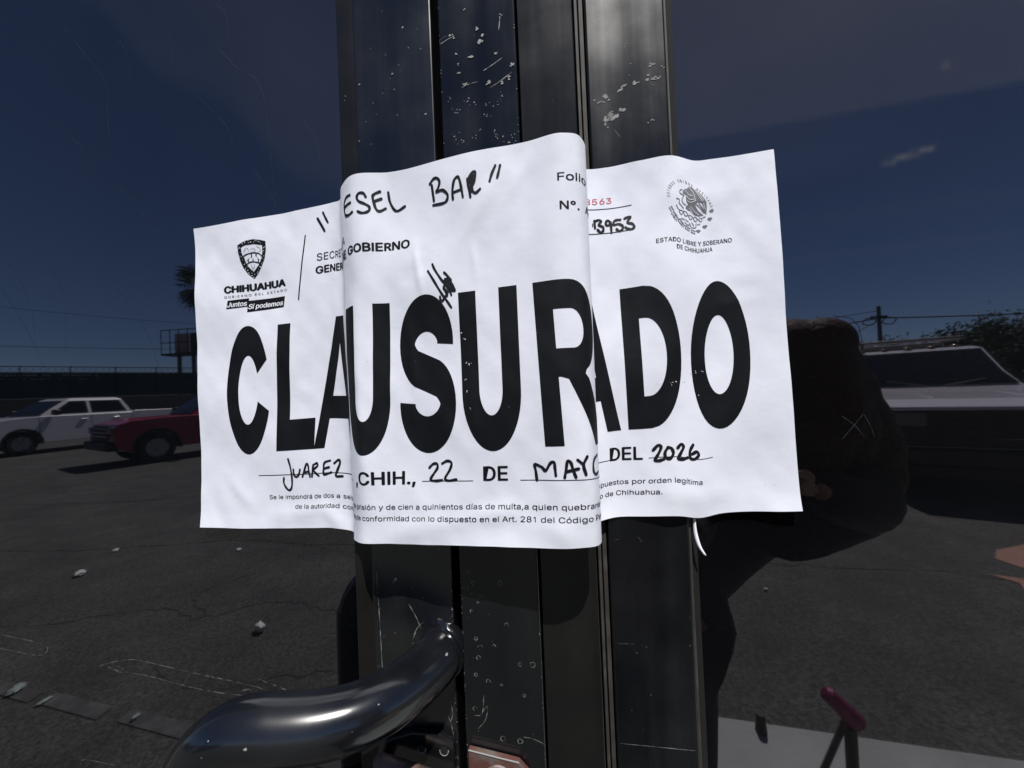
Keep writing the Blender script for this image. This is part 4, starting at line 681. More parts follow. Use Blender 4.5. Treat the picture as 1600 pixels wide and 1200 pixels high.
# toner specks and a few abraded spots
bm = BM(); R = random.Random(12)
for u, v in [(.282, .045), (.2835, .08), (.2795, .21), (.2845, .235), (.206, .25), (.203, .285), (.18, .255), (.425, .93), (.428, .945), (.427, .935)] + [(R.uniform(.005, .435), R.uniform(.02, .98)) for _ in range(60)]:
    r = R.uniform(.00008, .00022); bm.faces.new([bm.verts.new((u + math.cos(j * 1.257) * r, -v * HP + math.sin(j * 1.257) * r, 0)) for j in range(5)])
lay('toner_specks', bm, new_mat('grey_speck', (.2, .2, .22), .7), .00021)['kind'] = 'stuff'
bm = BM()
for u, v in [(.2185, .46), (.2205, .475), (.2215, .535), (.2235, .54), (.2205, .58), (.2215, .61), (.2228, .655), (.3745, .63), (.371, .637), (.379, .625), (.3835, .60), (.387, .596), (.3905, .592), (.3775, .605), (.389, .66)]:
    for _ in range(3):
        r = R.uniform(.00012, .0004); c = (u + R.gauss(0, .0005), -v * HP + R.gauss(0, .0004)); bm.faces.new([bm.verts.new((c[0] + math.cos(j * 1.257) * r * R.uniform(.4, 1.5), c[1] + math.sin(j * 1.257) * r * R.uniform(.4, 1), 0)) for j in range(5)])
lay('toner_wear', bm, M_white_ink, .00034)['kind'] = 'stuff'

# curl of torn paper hanging below the sheet
bm = BM(); P = catmull([(.0776, -.0062, 1.449), (.0773, -.0068, 1.440), (.0786, -.0085, 1.4325), (.0815, -.0105, 1.4275)], 6); n = len(P)
A = [(bm.verts.new(p + Vector((-.0006 - .0002 * i / n, 0, 0))), bm.verts.new(p + Vector((.0004 + .0009 * math.sin(math.pi * min(1, i / n * 1.05)), -.0008, 0)))) for i, p in enumerate(P)]
for a, b in zip(A, A[1:]): bm.faces.new((a[0], b[0], b[1], a[1]))
o = tag(obj('paper_scrap', bm, M_white_ink, smooth=True), 'thin curled strip of torn white paper hanging under the notice', 'paper scrap')
s = o.modifiers.new('thick', 'SOLIDIFY'); s.thickness = .0002
# ---------------------------------------------------------------- the parking lot in front of the shop, seen mirrored in the film
def wheel(parent, x, y, r, w, side):
    bm = BM(); prof = [(-w/2, r*.62), (-w/2, r*.9), (-w/2+.03, r*.985), (0, r), (w/2-.03, r*.985), (w/2, r*.9), (w/2, r*.62)]; seg = 28
    rings = [[bm.verts.new((x + q*math.cos(2*math.pi*k/seg), y + p, r + q*math.sin(2*math.pi*k/seg))) for k in range(seg)] for p, q in prof]
    for a, b in zip(rings, rings[1:]):
        for k in range(seg): bm.faces.new((a[k], a[(k+1)%seg], b[(k+1)%seg], b[k]))
    wh = obj('wheel', bm, M_rubber, parent, smooth=True)
    bm = BM(); yo = y + side * (w/2 - .05)
    cyl(bm, (x, yo - side*.02, r), (x, yo, r), r*.63, seg=28); cyl(bm, (x, yo, r), (x, yo + side*.03, r), r*.16, r*.12, seg=12)
    for k in range(6):
        a = k*math.pi/3; c = Vector((x + math.cos(a)*r*.37, yo + side*.012, r + math.sin(a)*r*.37))
        box(bm, c, (r*.48, .03, r*.16), Matrix.Rotation(-a, 3, 'Y'))
    tube(bm, [(x + math.cos(k*math.pi/12)*r*.6, yo + side*.012, r + math.sin(k*math.pi/12)*r*.6) for k in range(25)], .018, 8)
    obj('rim', bm, M_alloy, wh)
    return wh

def pickup(name, label, loc, rz, paint, r=.40, L0=-3.0, hood=1.14, belt=1.22, roof=1.87, nose=2.78, W=1.0, ax=(1.85, -1.75), cab=(.98, .18, -1.02, -1.26), doors=2, hd=False, tum=0., group='pickup trucks in the lot', grille_m=None):
    t = thing(name, label, 'pickup truck', loc, rz, group)
    def arc(cx): return [(cx + (r+.1)*math.cos(a), r + (r+.1)*math.sin(a)) for a in [math.radians(d) for d in range(-8, 189, 14)]]
    bot = .40
    prof = [(L0, bot+.14), (L0, belt+.045), (cab[3]-.03, belt+.06), (cab[3]+.02, belt), (cab[0], belt+.0), (cab[0]+.6, hood+.045), (nose-.35, hood), (nose-.08, hood-.08), (nose-.02, hood-.22), (nose, bot+.26), (nose-.06, bot+.08), (ax[0]+r+.16, bot)]
    prof += arc(ax[0]) + [(ax[0]-r-.14, bot-.02), (ax[1]+r+.14, bot-.02)] + arc(ax[1]) + [(ax[1]-r-.14, bot+.06)]
    bm = BM(); prism(bm, prof, 1, -W, W)
    obj('body', bm, paint, t, bevel=.07)
    bm = BM(); span(bm, (L0+.08, -W+.14, belt-.015), (cab[3]-.10, W-.14, belt+.066)); obj('cargo_bed', bm, M_blackpl, t)
    bm = BM()                                    # cab: loft from belt line to roof, with a mid ring for tumblehome
    def ring(xf, xr, w, z, cr=.0): return [(xf, -w+.07, z), (xf-.02, -w, z), (xr, -w, z), (xr, w, z), (xf-.02, w, z), (xf, w-.07, z)]
    zz = [belt-.03, belt+.33*(roof-belt), roof-(.07 if not hd else .045), roof]
    rr = [ring(cab[0], cab[3], W-.05, zz[0]), ring(cab[0]+(cab[1]-cab[0])*.36, cab[3]+(cab[2]-cab[3])*.33, W-.12, zz[1]), ring(cab[1], cab[2], W-.24+tum, zz[2]), ring(cab[1]-.16, cab[2]+.1, W-.34+tum*1.3, zz[3])]
    rv = [[bm.verts.new(p) for p in q] for q in rr]
    for a, b in zip(rv, rv[1:]):
        for k in range(6): bm.faces.new((a[k], a[(k+1)%6], b[(k+1)%6], b[k]))
    bm.faces.new(rv[-1]); obj('cab', bm, paint, t, bevel=.03)
    def side_pt(x, z, s):                          # a point on the cab flank, 6 mm proud
        f = (z - zz[0]) / (zz[2] - zz[0]); k = (z-zz[0])/(zz[1]-zz[0]) if z < zz[1] else None
        w = (W-.05) + ((W-.12)-(W-.05))*k if k is not None else (W-.12) + ((W-.24+tum)-(W-.12))*(z-zz[1])/(zz[2]-zz[1])
        return (x, s*(w+.006), z)
    def xf(z): return cab[0] + (cab[1]-cab[0])*(z-zz[0])/(zz[2]-zz[0])
    def xr(z): return cab[3] + (cab[2]-cab[3])*(z-zz[0])/(zz[2]-zz[0])
    zl, zh = belt+.06, roof-.11; mid = (cab[0]+cab[3])/2 - (.02 if doors == 2 else .25)
    for s in (-1, 1):
        wins = [[(xf(zl)-.16, zl), (mid+.05, zl), (mid+.05, zh), (xf(zh)-.12, zh)]]
        if doors == 2: wins.append([(mid-.05, zl), (xr(zl)+.14, zl), (xr(zh)+.12, zh), (mid-.05, zh)])
        for w in wins:
            bm = BM(); zm = zz[1]; lo = [side_pt(x, z, s) for x, z in w[:2]]; hi = [side_pt(x, z, s) for x, z in w[2:]]
            ml = [side_pt(w[1][0] + (w[2][0]-w[1][0])*(zm-zl)/(zh-zl), zm, s), side_pt(w[0][0] + (w[3][0]-w[0][0])*(zm-zl)/(zh-zl), zm, s)]
            a = [bm.verts.new(p) for p in (lo[0], lo[1], ml[0], ml[1], hi[0], hi[1])]
            bm.faces.new((a[0], a[1], a[2], a[3])); bm.faces.new((a[3], a[2], a[4], a[5])); obj('side_window', bm, M_carglass, t)
        bm = BM(); span(bm, (xf(zl)-.30, s*(W+.02), belt+.02), (xf(zl)-.12, s*(W+.24), belt+.22)); obj('mirror', bm, M_blackpl, t, bevel=.04)
        for k in range(doors):
            xh = mid + .22 - k*1.0; bm = BM(); span(bm, (xh-.1, s*(W-.002), belt-.19), (xh+.1, s*(W+.035), belt-.15)); obj('door_handle', bm, M_chrome if paint is not M_redpaint else M_blackpl, t, bevel=.012)
        for xs in [cab[0]+.02, mid-.0] + ([cab[3]+.02] if doors == 2 else []):
            bm = BM(); span(bm, (xs-.006, s*(W-.01), bot+.1), (xs+.006, s*(W+.0025), belt-.05)); obj('door_seam', bm, M_blackpl, t)
        bm = BM(); span(bm, (nose-.16, s*(W-.34), hood-.32), (nose+.03, s*(W-.03), hood-.14)); obj('headlight', bm, M_lens, t, bevel=.03)
        bm = BM(); span(bm, (L0-.01, s*(W-.16), belt-.42), (L0+.08, s*(W-.005), belt-.08)); obj('tail_light', bm, M_tail, t, bevel=.02)
        for xa in ax: wheel(t, xa, s*(W-.15), r, .27, s)
        for xa in ax:
            bm = BM(); tube(bm, [(xa + (r+.085)*math.cos(math.radians(d)), s*(W-.03), r + (r+.085)*math.sin(math.radians(d))) for d in range(0, 181, 12)], .045, 8); obj('wheel_arch', bm, M_blackpl, t, smooth=True)
    def front(x0, z0, x1, z1, w0, w1, nm):
        bm = BM(); a = [bm.verts.new(p) for p in ((x0+.012, -w0, z0), (x0+.012, w0, z0), (x1+.012, w1, z1), (x1+.012, -w1, z1))]; bm.faces.new(a); obj(nm, bm, M_carglass, t)
    z0, z1 = belt+.04, zz[2]-.02; zm = zz[1]
    xm = cab[0]+(cab[1]-cab[0])*.36
    z1 = zz[2] - .012; xa_ = lambda z: (cab[0] + (xm - cab[0]) * (z - zz[0]) / (zz[1] - zz[0]) if z < zz[1] else xm + (cab[1] - xm) * (z - zz[1]) / (zz[2] - zz[1])) + .034
    bm = BM(); e = .035 if hd else 0; pts = [(xa_(z0), W-.15+e, z0), (xa_(zm), W-.21+e, zm), (xa_(z1), W-.32+tum+e*.6, z1)]
    q = [[bm.verts.new((x, -w, z)), bm.verts.new((x, w, z))] for x, w, z in pts]
    for a, b in zip(q, q[1:]): bm.faces.new((a[0], a[1], b[1], b[0]))
    obj('windshield', bm, M_carglass, t)
    bm = BM(); q = [[bm.verts.new((x-.012, -w, z)), bm.verts.new((x-.012, w, z))] for x, w, z in [(xr(belt+.1), W-.25, belt+.1), (xr(roof-.12), W-.38, roof-.12)]]
    bm.faces.new((q[0][0], q[1][0], q[1][1], q[0][1])); obj('rear_window', bm, M_carglass, t)
    bm = BM(); span(bm, (nose-.1, -W+(.36 if not hd else .02), bot+.25), (nose+.016, W-(.36 if not hd else .02), hood-.11)); g = obj('grille', bm, grille_m or M_blackpl, t, bevel=.02)  # on the tall truck full width: black front with its shade in the colour
    for k in range(3):
        bm = BM(); span(bm, (nose+.0165, -W+.38, bot+.36+k*.10), (nose+.03, W-.38, bot+.385+k*.10)); obj('grille_bar', bm, M_chrome if not hd else M_blackpl, g, bevel=.005)
    bm = BM(); span(bm, (nose-.12, -W+.01, bot+.02), (nose+.13, W-.01, bot+.24))
    if hd: span(bm, (nose-.3, -W+.1, .22), (nose-.1, W-.1, bot+.05)); span(bm, (-1.2, -W+.25, .24), (nose-.35, W-.25, bot))
    obj('front_bumper', bm, M_blackpl if paint is not M_white or hd else M_chrome, t, bevel=.05)
    bm = BM(); span(bm, (L0-.14, -W+.03, bot+.08), (L0+.02, W-.03, bot+.26)); obj('rear_bumper', bm, M_chrome, t, bevel=.04)
    for s in (-1, 1):
        bm = BM(); prism(bm, [(cab[0]+.45, hood+.052), (nose-.5, hood+.018), (nose-.5, hood-.02), (cab[0]+.45, hood)], 1, s*.42-.05, s*.42+.05); obj('hood_ridge', bm, paint, t, bevel=.012)
    for s in (-1, 1):
        bm = BM(); tube(bm, [(cab[0]+.02, s*.1, belt+.03), (cab[0]-.06, s*.55, belt+.12)], .012, 6); obj('wiper', bm, M_blackpl, t)
    return t, zz

pickup('pickup_truck', 'white crew cab pickup truck parked behind the red one', (-18.75, -12.5, 0), math.radians(96), M_white, hood=1.21, belt=1.29, roof=1.91, cab=(1.42, .62, -1.05, -1.3))
pickup('pickup_truck', 'dark red pickup truck with black bumper parked beside the white crew cab', (-10.81, -10.60, 0), math.radians(113), M_redpaint, L0=-2.7, hood=1.15, belt=1.21, roof=1.79, nose=2.5, W=.92, ax=(1.65, -1.55), cab=(.9, .22, -.72, -.9), doors=1)
hdt, zz = pickup('pickup_truck', 'tall white pickup truck with roof marker lamps and a dark front end', (6.21, -7.25, 0), math.radians(115.8), M_white, r=.42, hood=1.20, belt=1.29, roof=1.97, nose=2.9, W=1.0, ax=(1.95, -1.85), cab=(.75, -.35, -1.5, -1.75), hd=True, tum=.13)
for k in range(5):
    bm = BM(); ico(bm, (-.52 - .03*abs(k-2), (k-2)*.31, 1.985), .07, 2, (1.2, .9, .5)); obj('marker_lamp', bm, M_amber, hdt, smooth=True)
bm = BM(); tube(bm, [(-1.95, -.86, 1.25), (-1.95, -.86, 2.12), (-1.95, .86, 2.12), (-1.95, .86, 1.25)], .04, 8); tube(bm, [(-2.85, -.86, 1.25), (-2.85, -.86, 2.12), (-2.85, .86, 2.12), (-2.85, .86, 1.25)], .04, 8)
for s in (-1, 1): tube(bm, [(-2.9, s*.86, 2.16), (-1.0, s*.86, 2.16)], .035, 8)
tube(bm, [(-1.0, -.86, 2.16), (-1.0, .86, 2.16)], .035, 8)
obj('ladder_rack', bm, M_galv, hdt, smooth=True)

# long boundary wall with a windscreen fence standing on it
A, B = Vector((-52, 6, 0)), Vector((-24, 41, 0)); A.y = -A.y; B.y = -B.y
def along(s, n, z): d = (B - A).normalized(); q = Vector((-d.y, d.x, 0)); return A + d*s + q*n + Vector((0, 0, z))
LEN = (B - A).length
bm = BM()
def slab(bm, s0, s1, n0, n1, z0, z1):
    v = [bm.verts.new(along(s, n, z)) for z in (z0, z1) for s, n in ((s0, n0), (s1, n0), (s1, n1), (s0, n1))]
    for f in ((0, 1, 2, 3), (4, 5, 6, 7), (0, 1, 5, 4), (1, 2, 6, 5), (2, 3, 7, 6), (3, 0, 4, 7)): bm.faces.new([v[k] for k in f])
slab(bm, 0, LEN, -.1, .1, 0, 2.35); tag(obj('boundary_wall', bm, M_wall), 'long weathered block wall under the dark green windscreen fence', 'wall')
f = thing('mesh_fence', 'tall dark green windscreen fence with a pale slotted strip along its top', 'fence', (0, 0, 0))
bm = BM(); slab(bm, 0, LEN, -.02, .02, 2.36, 4.25); obj('windscreen', bm, M_screen, f)
bm = BM()
for k in range(int(LEN/2.4)+1): cyl(bm, along(k*2.4, .07, 2.36), along(k*2.4, .07, 4.75), .035, seg=8)
cyl(bm, along(0, .07, 4.70), along(LEN, .07, 4.70), .03, seg=8); cyl(bm, along(0, .07, 4.28), along(LEN, .07, 4.28), .02, seg=8)
obj('post_rail', bm, M_darksteel, f)
bm = BM(); R = random.Random(4)
for k in range(int(LEN/.35)):
    s = k*.35
    cyl(bm, along(s, .0, 4.28), along(s+.3, .0, 4.70), .012, seg=4); cyl(bm, along(s+.3, .01, 4.28), along(s, .01, 4.70), .012, seg=4)
obj('lattice', bm, M_darksteel, f)
bm = BM()
for k in range(70):
    s = 12.2 + k*.19
    if R.random() < .8: slab(bm, s, s+R.uniform(.08, .15), .04, .06, 4.0 + R.uniform(-.03, .03), 4.12)
    if R.random() < .7: slab(bm, s+.05, s+R.uniform(.1, .16), .04, .06, 3.74 + R.uniform(-.03, .03), 3.82)
obj('pale_dashes', bm, M_strip, f)['kind'] = 'stuff'  # two rows of short pale dashes just proud of the windscreen
t = thing('wall_sign', 'wide blank brown sign board in a pale frame on the boundary wall', 'sign', (0, 0, 0))
bm = BM(); slab(bm, 14.3, 20.4, .13, .2, 1.9, 3.3); obj('sign_board', bm, M_sign, t)
bm = BM(); slab(bm, 14.15, 20.55, .12, .24, 3.31, 3.43)
slab(bm, 14.15, 14.29, .12, .24, 0, 3.3); slab(bm, 20.41, 20.55, .12, .24, 0, 3.3); obj('frame', bm, M_galv, t)

# billboard on two posts
t = thing('billboard', 'small two-post billboard with a faded pink poster behind the fence', 'billboard', (-42.2, -38, 0))
for x in (0, 1.8):
    bm = BM(); cyl(bm, (x, 0, 0), (x, 0, 6.95), .2, seg=14); obj('post', bm, M_darksteel, t)
bm = BM(); span(bm, (-1.2, -.5, 6.9), (3.3, 1.0, 7.12)); obj('platform', bm, M_darksteel, t)
bm = BM()
for x in (-1.2, -.1, 1.0, 2.1, 3.3): cyl(bm, (x, .95, 7.1), (x, .95, 9.7), .05, seg=6)
for z in (8.3, 9.7): cyl(bm, (-1.2, .95, z), (3.3, .95, z), .05, seg=6)
obj('railing', bm, M_darksteel, t)
bm = BM(); span(bm, (-.45, -.1, 7.2), (1.4, .1, 9.4)); obj('poster_panel', bm, M_poster, t)
bm = BM(); span(bm, (1.5, -.1, 7.2), (3.3, .1, 9.4)); obj('back_panel', bm, M_darksteel, t)

# fan palm
def palm(loc, h):
    t = thing('palm_tree', 'tall shaggy fan palm standing beside the billboard', 'tree', loc)
    bm = BM(); P = [(.12*math.sin(k*.6), 0, h*k/10) for k in range(11)]; tube(bm, P, [.32-.014*k for k in range(11)], 10); obj('trunk', bm, M_bark, t, smooth=True)
    R = random.Random(7); bm = BM()
    for k in range(62):
        az = R.uniform(0, 6.283); el = R.uniform(-1.25, 1.1); d = Vector((math.cos(az)*math.cos(el), math.sin(az)*math.cos(el), math.sin(el)))
        l = R.uniform(.7, 1.25) * (1.0 if el > -.5 else 1.15); c = Vector((0, 0, h-.2)) + d*l; tip = c + Vector((0, 0, -.15))
        cyl(bm, (0, 0, h-.35 if el > -.4 else h - R.uniform(.4, 1.6)), c, .022, seg=4)
        s = d.cross(Vector((0, 0, 1))).normalized(); u = s.cross(d); n = R.randint(9, 13)
        for j in range(n):
            a = (j/(n-1)-.5)*3.9; dr = (d*math.cos(a) + s*math.sin(a)).normalized(); ll = R.uniform(.55, .95)
            e = c + dr*ll + Vector((0, 0, -.22*ll)) + u*R.uniform(-.05, .05); w = dr.cross(u).normalized()*.05
            m_ = c + dr*ll*.55 + Vector((0, 0, -.03))
            v = [bm.verts.new(p) for p in (c, m_-w, e, m_+w)]; bm.faces.new(v)
    obj('crown', bm, M_palm, t, recalc=False)
palm((-25.9, -25, 0), 10.4)

# bushy trees at the right of the lot
def bush(loc, h, r, seed, label):
    t = thing('bushy_tree', label, 'tree', loc, group='bushy trees beyond the tall white truck'); R = random.Random(seed)
    bm = BM(); tops = []
    tube(bm, [(0, 0, 0), (.05, .03, h*.25), (0, 0, h*.5)], [.16, .13, .08], 8)
    for k in range(6):
        a = k*1.05 + R.random(); e = Vector((math.cos(a)*r*.5, math.sin(a)*r*.5, h*R.uniform(.5, .8))); tube(bm, [(0, 0, h*.22), tuple(e*.55 + Vector((0, 0, h*.1))), tuple(e)], [.08, .05, .02], 6)
    obj('trunk', bm, M_bark, t, smooth=True)
    bm = BM(); cl = [Vector((R.gauss(0, r*.45), R.gauss(0, r*.45), h*R.uniform(.30, .88))) for _ in range(26)]
    for k in range(9000):
        c = R.choice(cl); p = c + Vector((R.gauss(0, r*.17), R.gauss(0, r*.17), R.gauss(0, h*.07)))
        if p.z < .3: continue
        d = Vector((R.gauss(0, 1), R.gauss(0, 1), R.gauss(.3, 1))).normalized(); s = d.cross(Vector((R.random(), R.random(), R.random()))).normalized(); l = R.uniform(.06, .12)
        v = [bm.verts.new(q) for q in (p - d*l, p + s*l*.45, p + d*l, p - s*l*.45)]; bm.faces.new(v)
    obj('crown', bm, M_leaf, t, recalc=False)
for (x, y, h, r, s, lab) in [(17.6, 21.5, 3.5, 1.9, 1, 'low bushy tree nearest the utility pole'), (20.4, 21.0, 4.0, 2.2, 2, 'taller bushy tree directly behind the white truck cab'), (23.6, 20.5, 4.4, 2.4, 3, 'tallest bushy tree at the far right of the lot'), (27.5, 21.5, 4.2, 2.5, 4, 'bushy tree past the tallest one, at the lot corner'), (21.5, 16.5, 2.6, 1.8, 6, 'short dense bush in front of the taller trees')]:
    bush((x, -y, 0), h, r, s, lab)

# utility poles and lines
def upole(loc, label):
    t = thing('utility_pole', label, 'utility pole', loc, group='utility poles along the street')
    bm = BM(); cyl(bm, (0, 0, 0), (0, 0, 8.0), .2, .15, seg=12); obj('pole', bm, M_pole, t)
    bm = BM(); span(bm, (-.7, -.08, 6.95), (.7, .08, 7.1)); obj('crossarm', bm, M_pole, t)
    bm = BM()
    for sx in (-1, 1):
        tube(bm, [(sx*.85 + .55*math.cos(a), .1*math.sin(3*a), 6.6 + .34*math.sin(a)) for a in [k*math.pi/12 for k in range(25)]], .05, 6)
    obj('cable_coil', bm, M_wire, t, smooth=True); return t
upole((30.3, -40, 0), 'dark utility pole with coiled cables, seen above the tall white truck')
upole((66, -40, 0), 'utility pole at the far right end of the street line')
upole((-6, -40, 0), 'utility pole behind the notice, left of the coiled cables')
def wire(name, a, b, sag, r, label):
    bm = BM(); a, b = Vector(a), Vector(b); tube(bm, [a.lerp(b, k/20) - Vector((0, 0, sag*4*(k/20)*(1-k/20))) for k in range(21)], r, 6)
    tag(obj(name, bm, M_wire, smooth=True), label, 'cable', 'overhead cables')
wire('overhead_cable', (30.3, -40, 6.9), (66, -40, 7.0), .45, .06, 'thick overhead cable running right from the coiled pole')
wire('overhead_cable', (-6, -40, 6.0), (30.3, -40, 6.9), 1.1, .06, 'thick overhead cable sagging left from the coiled pole')
wire('overhead_cable', (-6, -40, 7.3), (30.3, -40, 7.6), 1.0, .025, 'thin upper overhead wire left of the coiled pole')
wire('overhead_cable', (30.3, -40, 6.7), (24.6, -40, 4.1), .1, .04, 'slanting guy wire leading down left from the coiled pole')
wire('overhead_cable', (-75, -34, 15.5), (-6, -40, 7.6), 1.2, .02, 'upper thin overhead wire crossing the sky above the white crew cab')
wire('overhead_cable', (-75, -33, 9.9), (-6, -40, 6.6), .8, .025, 'lower thin overhead wire just above the windscreen fence')
bm = BM(); span(bm, (14, -60, 0), (44, -52, 4.9)); span(bm, (44, -58, 0), (70, -52, 4.2)); span(bm, (22, -56, 4.9), (25, -54, 5.6))
tag(obj('low_building', bm, M_wall), 'long low flat-roofed building on the horizon behind the utility pole', 'building')

# litter on the asphalt
def scrap(name, x, my, s, m, label, cat, group, seed, z=0, flat_=.25):
    R = random.Random(seed); bm = BM(); s *= .75; vs = ico(bm, (0, 0, 0), s, 3, (1.25, .7, flat_))
    for v in vs: v.co *= R.uniform(.65, 1.25)
    o = obj(name, bm, m); o.data.polygons.foreach_set('use_smooth', [True] * len(o.data.polygons)); zs = min(v.co.z for v in o.data.vertices); o.location = (x, -my, z - zs + .004); o.rotation_euler = (0, 0, R.uniform(0, 3)); tag(o, label, cat, group)
scrap('paper_litter', -4.44, 2.78, .075, M_litter, 'largest pale scrap of paper on the asphalt, left of the notice', 'litter', 'paper scraps on the asphalt', 1)
scrap('paper_litter', -4.75, 3.3, .05, M_litter, 'small flat scrap of paper just beyond the largest one', 'litter', 'paper scraps on the asphalt', 2, flat_=.12)
scrap('paper_litter', -2.04, 2.09, .05, M_litter, 'crumpled scrap of paper in the middle of the asphalt', 'litter', 'paper scraps on the asphalt', 3, flat_=.6)
scrap('paper_litter', -1.49, 2.16, .035, M_litter, 'crumpled scrap of paper nearest the handle stile', 'litter', 'paper scraps on the asphalt', 4, flat_=.5)
scrap('paper_litter', -3.35, 3.35, .045, M_litter, 'flat scrap of paper just below the notice corner', 'litter', 'paper scraps on the asphalt', 5, flat_=.12)
scrap('paper_litter', 1.42, 2.75, .018, M_litter, 'tiny bright scrap on the asphalt right of the photographer', 'litter', 'paper scraps on the asphalt', 6, flat_=.6)
scrap('plastic_litter', -3.02, 1.52, .06, M_glassbit, 'large pale green plastic shred lying on the worn road line', 'litter', 'green plastic shreds', 7, flat_=.15)
scrap('plastic_litter', -2.74, 1.46, .035, M_glassbit, 'small pale green plastic shred at the middle of the worn road line', 'litter', 'green plastic shreds', 8, flat_=.2)
scrap('plastic_litter', -2.12, 1.40, .022, M_glassbit, 'pale green plastic shred at the near end of the worn road line', 'litter', 'green plastic shreds', 9, flat_=.5)

# small capped stake on the pavement, and a dark stub for a shadow
t = thing('capped_stake', 'short brown stake with a tilted magenta cap on the pavement', 'stake', (.985, -1.28, .10))
bm = BM(); cyl(bm, (0, 0, 0), (0, 0, .17), .019, seg=12); obj('post', bm, M_stake, t)
bm = BM(); cyl(bm, (-.12, .02, 0), (-.012, 0, .20), .011, seg=8); obj('strut', bm, M_stake, t)
bm = BM(); tube(bm, [(-.075, -.01, .285), (-.066, -.01, .278), (-.01, 0, .222), (.022, 0, .187), (.027, 0, .182)], [.015, .026, .029, .03, .024], 16); obj('cap', bm, M_magenta, t, smooth=True)
bm = BM(); cyl(bm, (.755, -1.44, .1), (.755, -1.44, .17), .022, .015, seg=10); tag(obj('stake', bm, M_stake), 'dark stub standing in for a shadow at the pavement edge', 'stake')  # shadow mark at the pavement edge, modelled as a dark stub
# ---------------------------------------------------------------- the photographer and the phone
def skin_mesh(chains, sub=1):
    """chains: lists of (x, y, z, r) sharing points by coordinates; returns a bmesh of the grown surface"""
    bm = BM(); lay_ = bm.verts.layers.skin.verify(); seen = {}; first = True
    for ch in chains:
        prev = None
        for p in ch:
            k = tuple(round(c, 4) for c in p[:3]); v = seen.get(k)
            if v is None:
                v = bm.verts.new(p[:3]); r = p[3] if isinstance(p[3], tuple) else (p[3], p[3]); v[lay_].radius = r; seen[k] = v
                if prev is None: v[lay_].use_root = True
            if prev is not None and bm.edges.get((prev, v)) is None: bm.edges.new((prev, v))
            prev = v
    me = bpy.data.meshes.new('s'); bm.to_mesh(me); bm.free(); o = bpy.data.objects.new('s', me); col.objects.link(o)
    m = o.modifiers.new('skin', 'SKIN'); m.use_smooth_shade = True
    s = o.modifiers.new('sub', 'SUBSURF'); s.levels = sub; s.render_levels = sub
    bpy.context.view_layer.update(); e = o.evaluated_get(bpy.context.evaluated_depsgraph_get()).to_mesh()
    out = BM(); out.from_mesh(e); bpy.data.objects.remove(o); return out

PEL = (.225, -.80, .93); WAI = (.285, -.785, 1.07); CHE = (.41, -.74, 1.24); NEB = (.475, -.70, 1.375); NEK = (.495, -.665, 1.44)
SR = (.635, -.73, 1.325); ER = (.600, -.575, 1.265); WR = (.445, -.500, 1.325); SL = (.325, -.70, 1.345); EL = (.215, -.53, 1.215); WL = (.125, -.335, 1.415)
KR = (.28, -.78, .54); AR = (.28, -.83, .17); KL = (.15, -.77, .54); AL = (.145, -.83, .17)
HR = (.29, -.80, .90); HL = (.15, -.80, .90)
body = skin_mesh([[PEL + ((.15, .11),), WAI + ((.13, .10),), CHE + ((.15, .105),), NEB + (.07,), NEK + (.052,)],
                  [CHE + ((.15, .105),), SR + (.062,), ER + (.043,), WR + (.028,)], [CHE + ((.15, .105),), SL + (.062,), EL + (.043,), WL + (.028,)],
                  [PEL + ((.15, .11),), HR + (.09,), KR + (.058,), AR + (.038,)], [PEL + ((.15, .11),), HL + (.09,), KL + (.058,), AL + (.038,)]], 2)
def hand(w, d, n, thumb, curl, s=1.0):
    """palm from wrist w along d, n the palm normal (fingers curl towards it), thumb side vector"""
    w, d, n, th = Vector(w), Vector(d).normalized(), Vector(n).normalized(), Vector(thumb).normalized(); ch = []
    parts = [skin_mesh([[(*w, (.027, .020)), (*(w + d*.045), (.038, .015)), (*(w + d*.085), (.040, .013))]], 2)]
    for k, (off, ln) in enumerate([(.030, .068), (.010, .078), (-.010, .072), (-.029, .056)]):
        b = w + d*.075 + th*off; e1 = (d*math.cos(curl*.5) + n*math.sin(curl*.5)); e2 = (d*math.cos(curl*1.3) + n*math.sin(curl*1.3)); e3 = (d*math.cos(curl*2) + n*math.sin(curl*2))
        p1 = b + e1*ln*.48; p2 = p1 + e2*ln*.32; p3 = p2 + e3*ln*.24
        parts.append(skin_mesh([[(*b, .0092), (*p1, .0088), (*p2, .0080), (*p3, .0068)]], 1))
    b = w + d*.03 + th*.026; p1 = b + (th*.75 + d*.65 + n*.2).normalized()*.036; p2 = p1 + (th*.35 + d*.85 + n*.4).normalized()*.032; p3 = p2 + (d*.9 + n*.5).normalized()*.022
    parts.append(skin_mesh([[(*b, .0125), (*p1, .0105), (*p2, .0092), (*p3, .0075)]], 1)); return parts
hl = hand(WL, (-.28, .32, .55), (-.8, .35, .1), (-.3, .7, .3), .9)
hr = hand(WR, (-.9, .2, .45), (-.3, .6, -.6), (.1, .8, .5), .8)
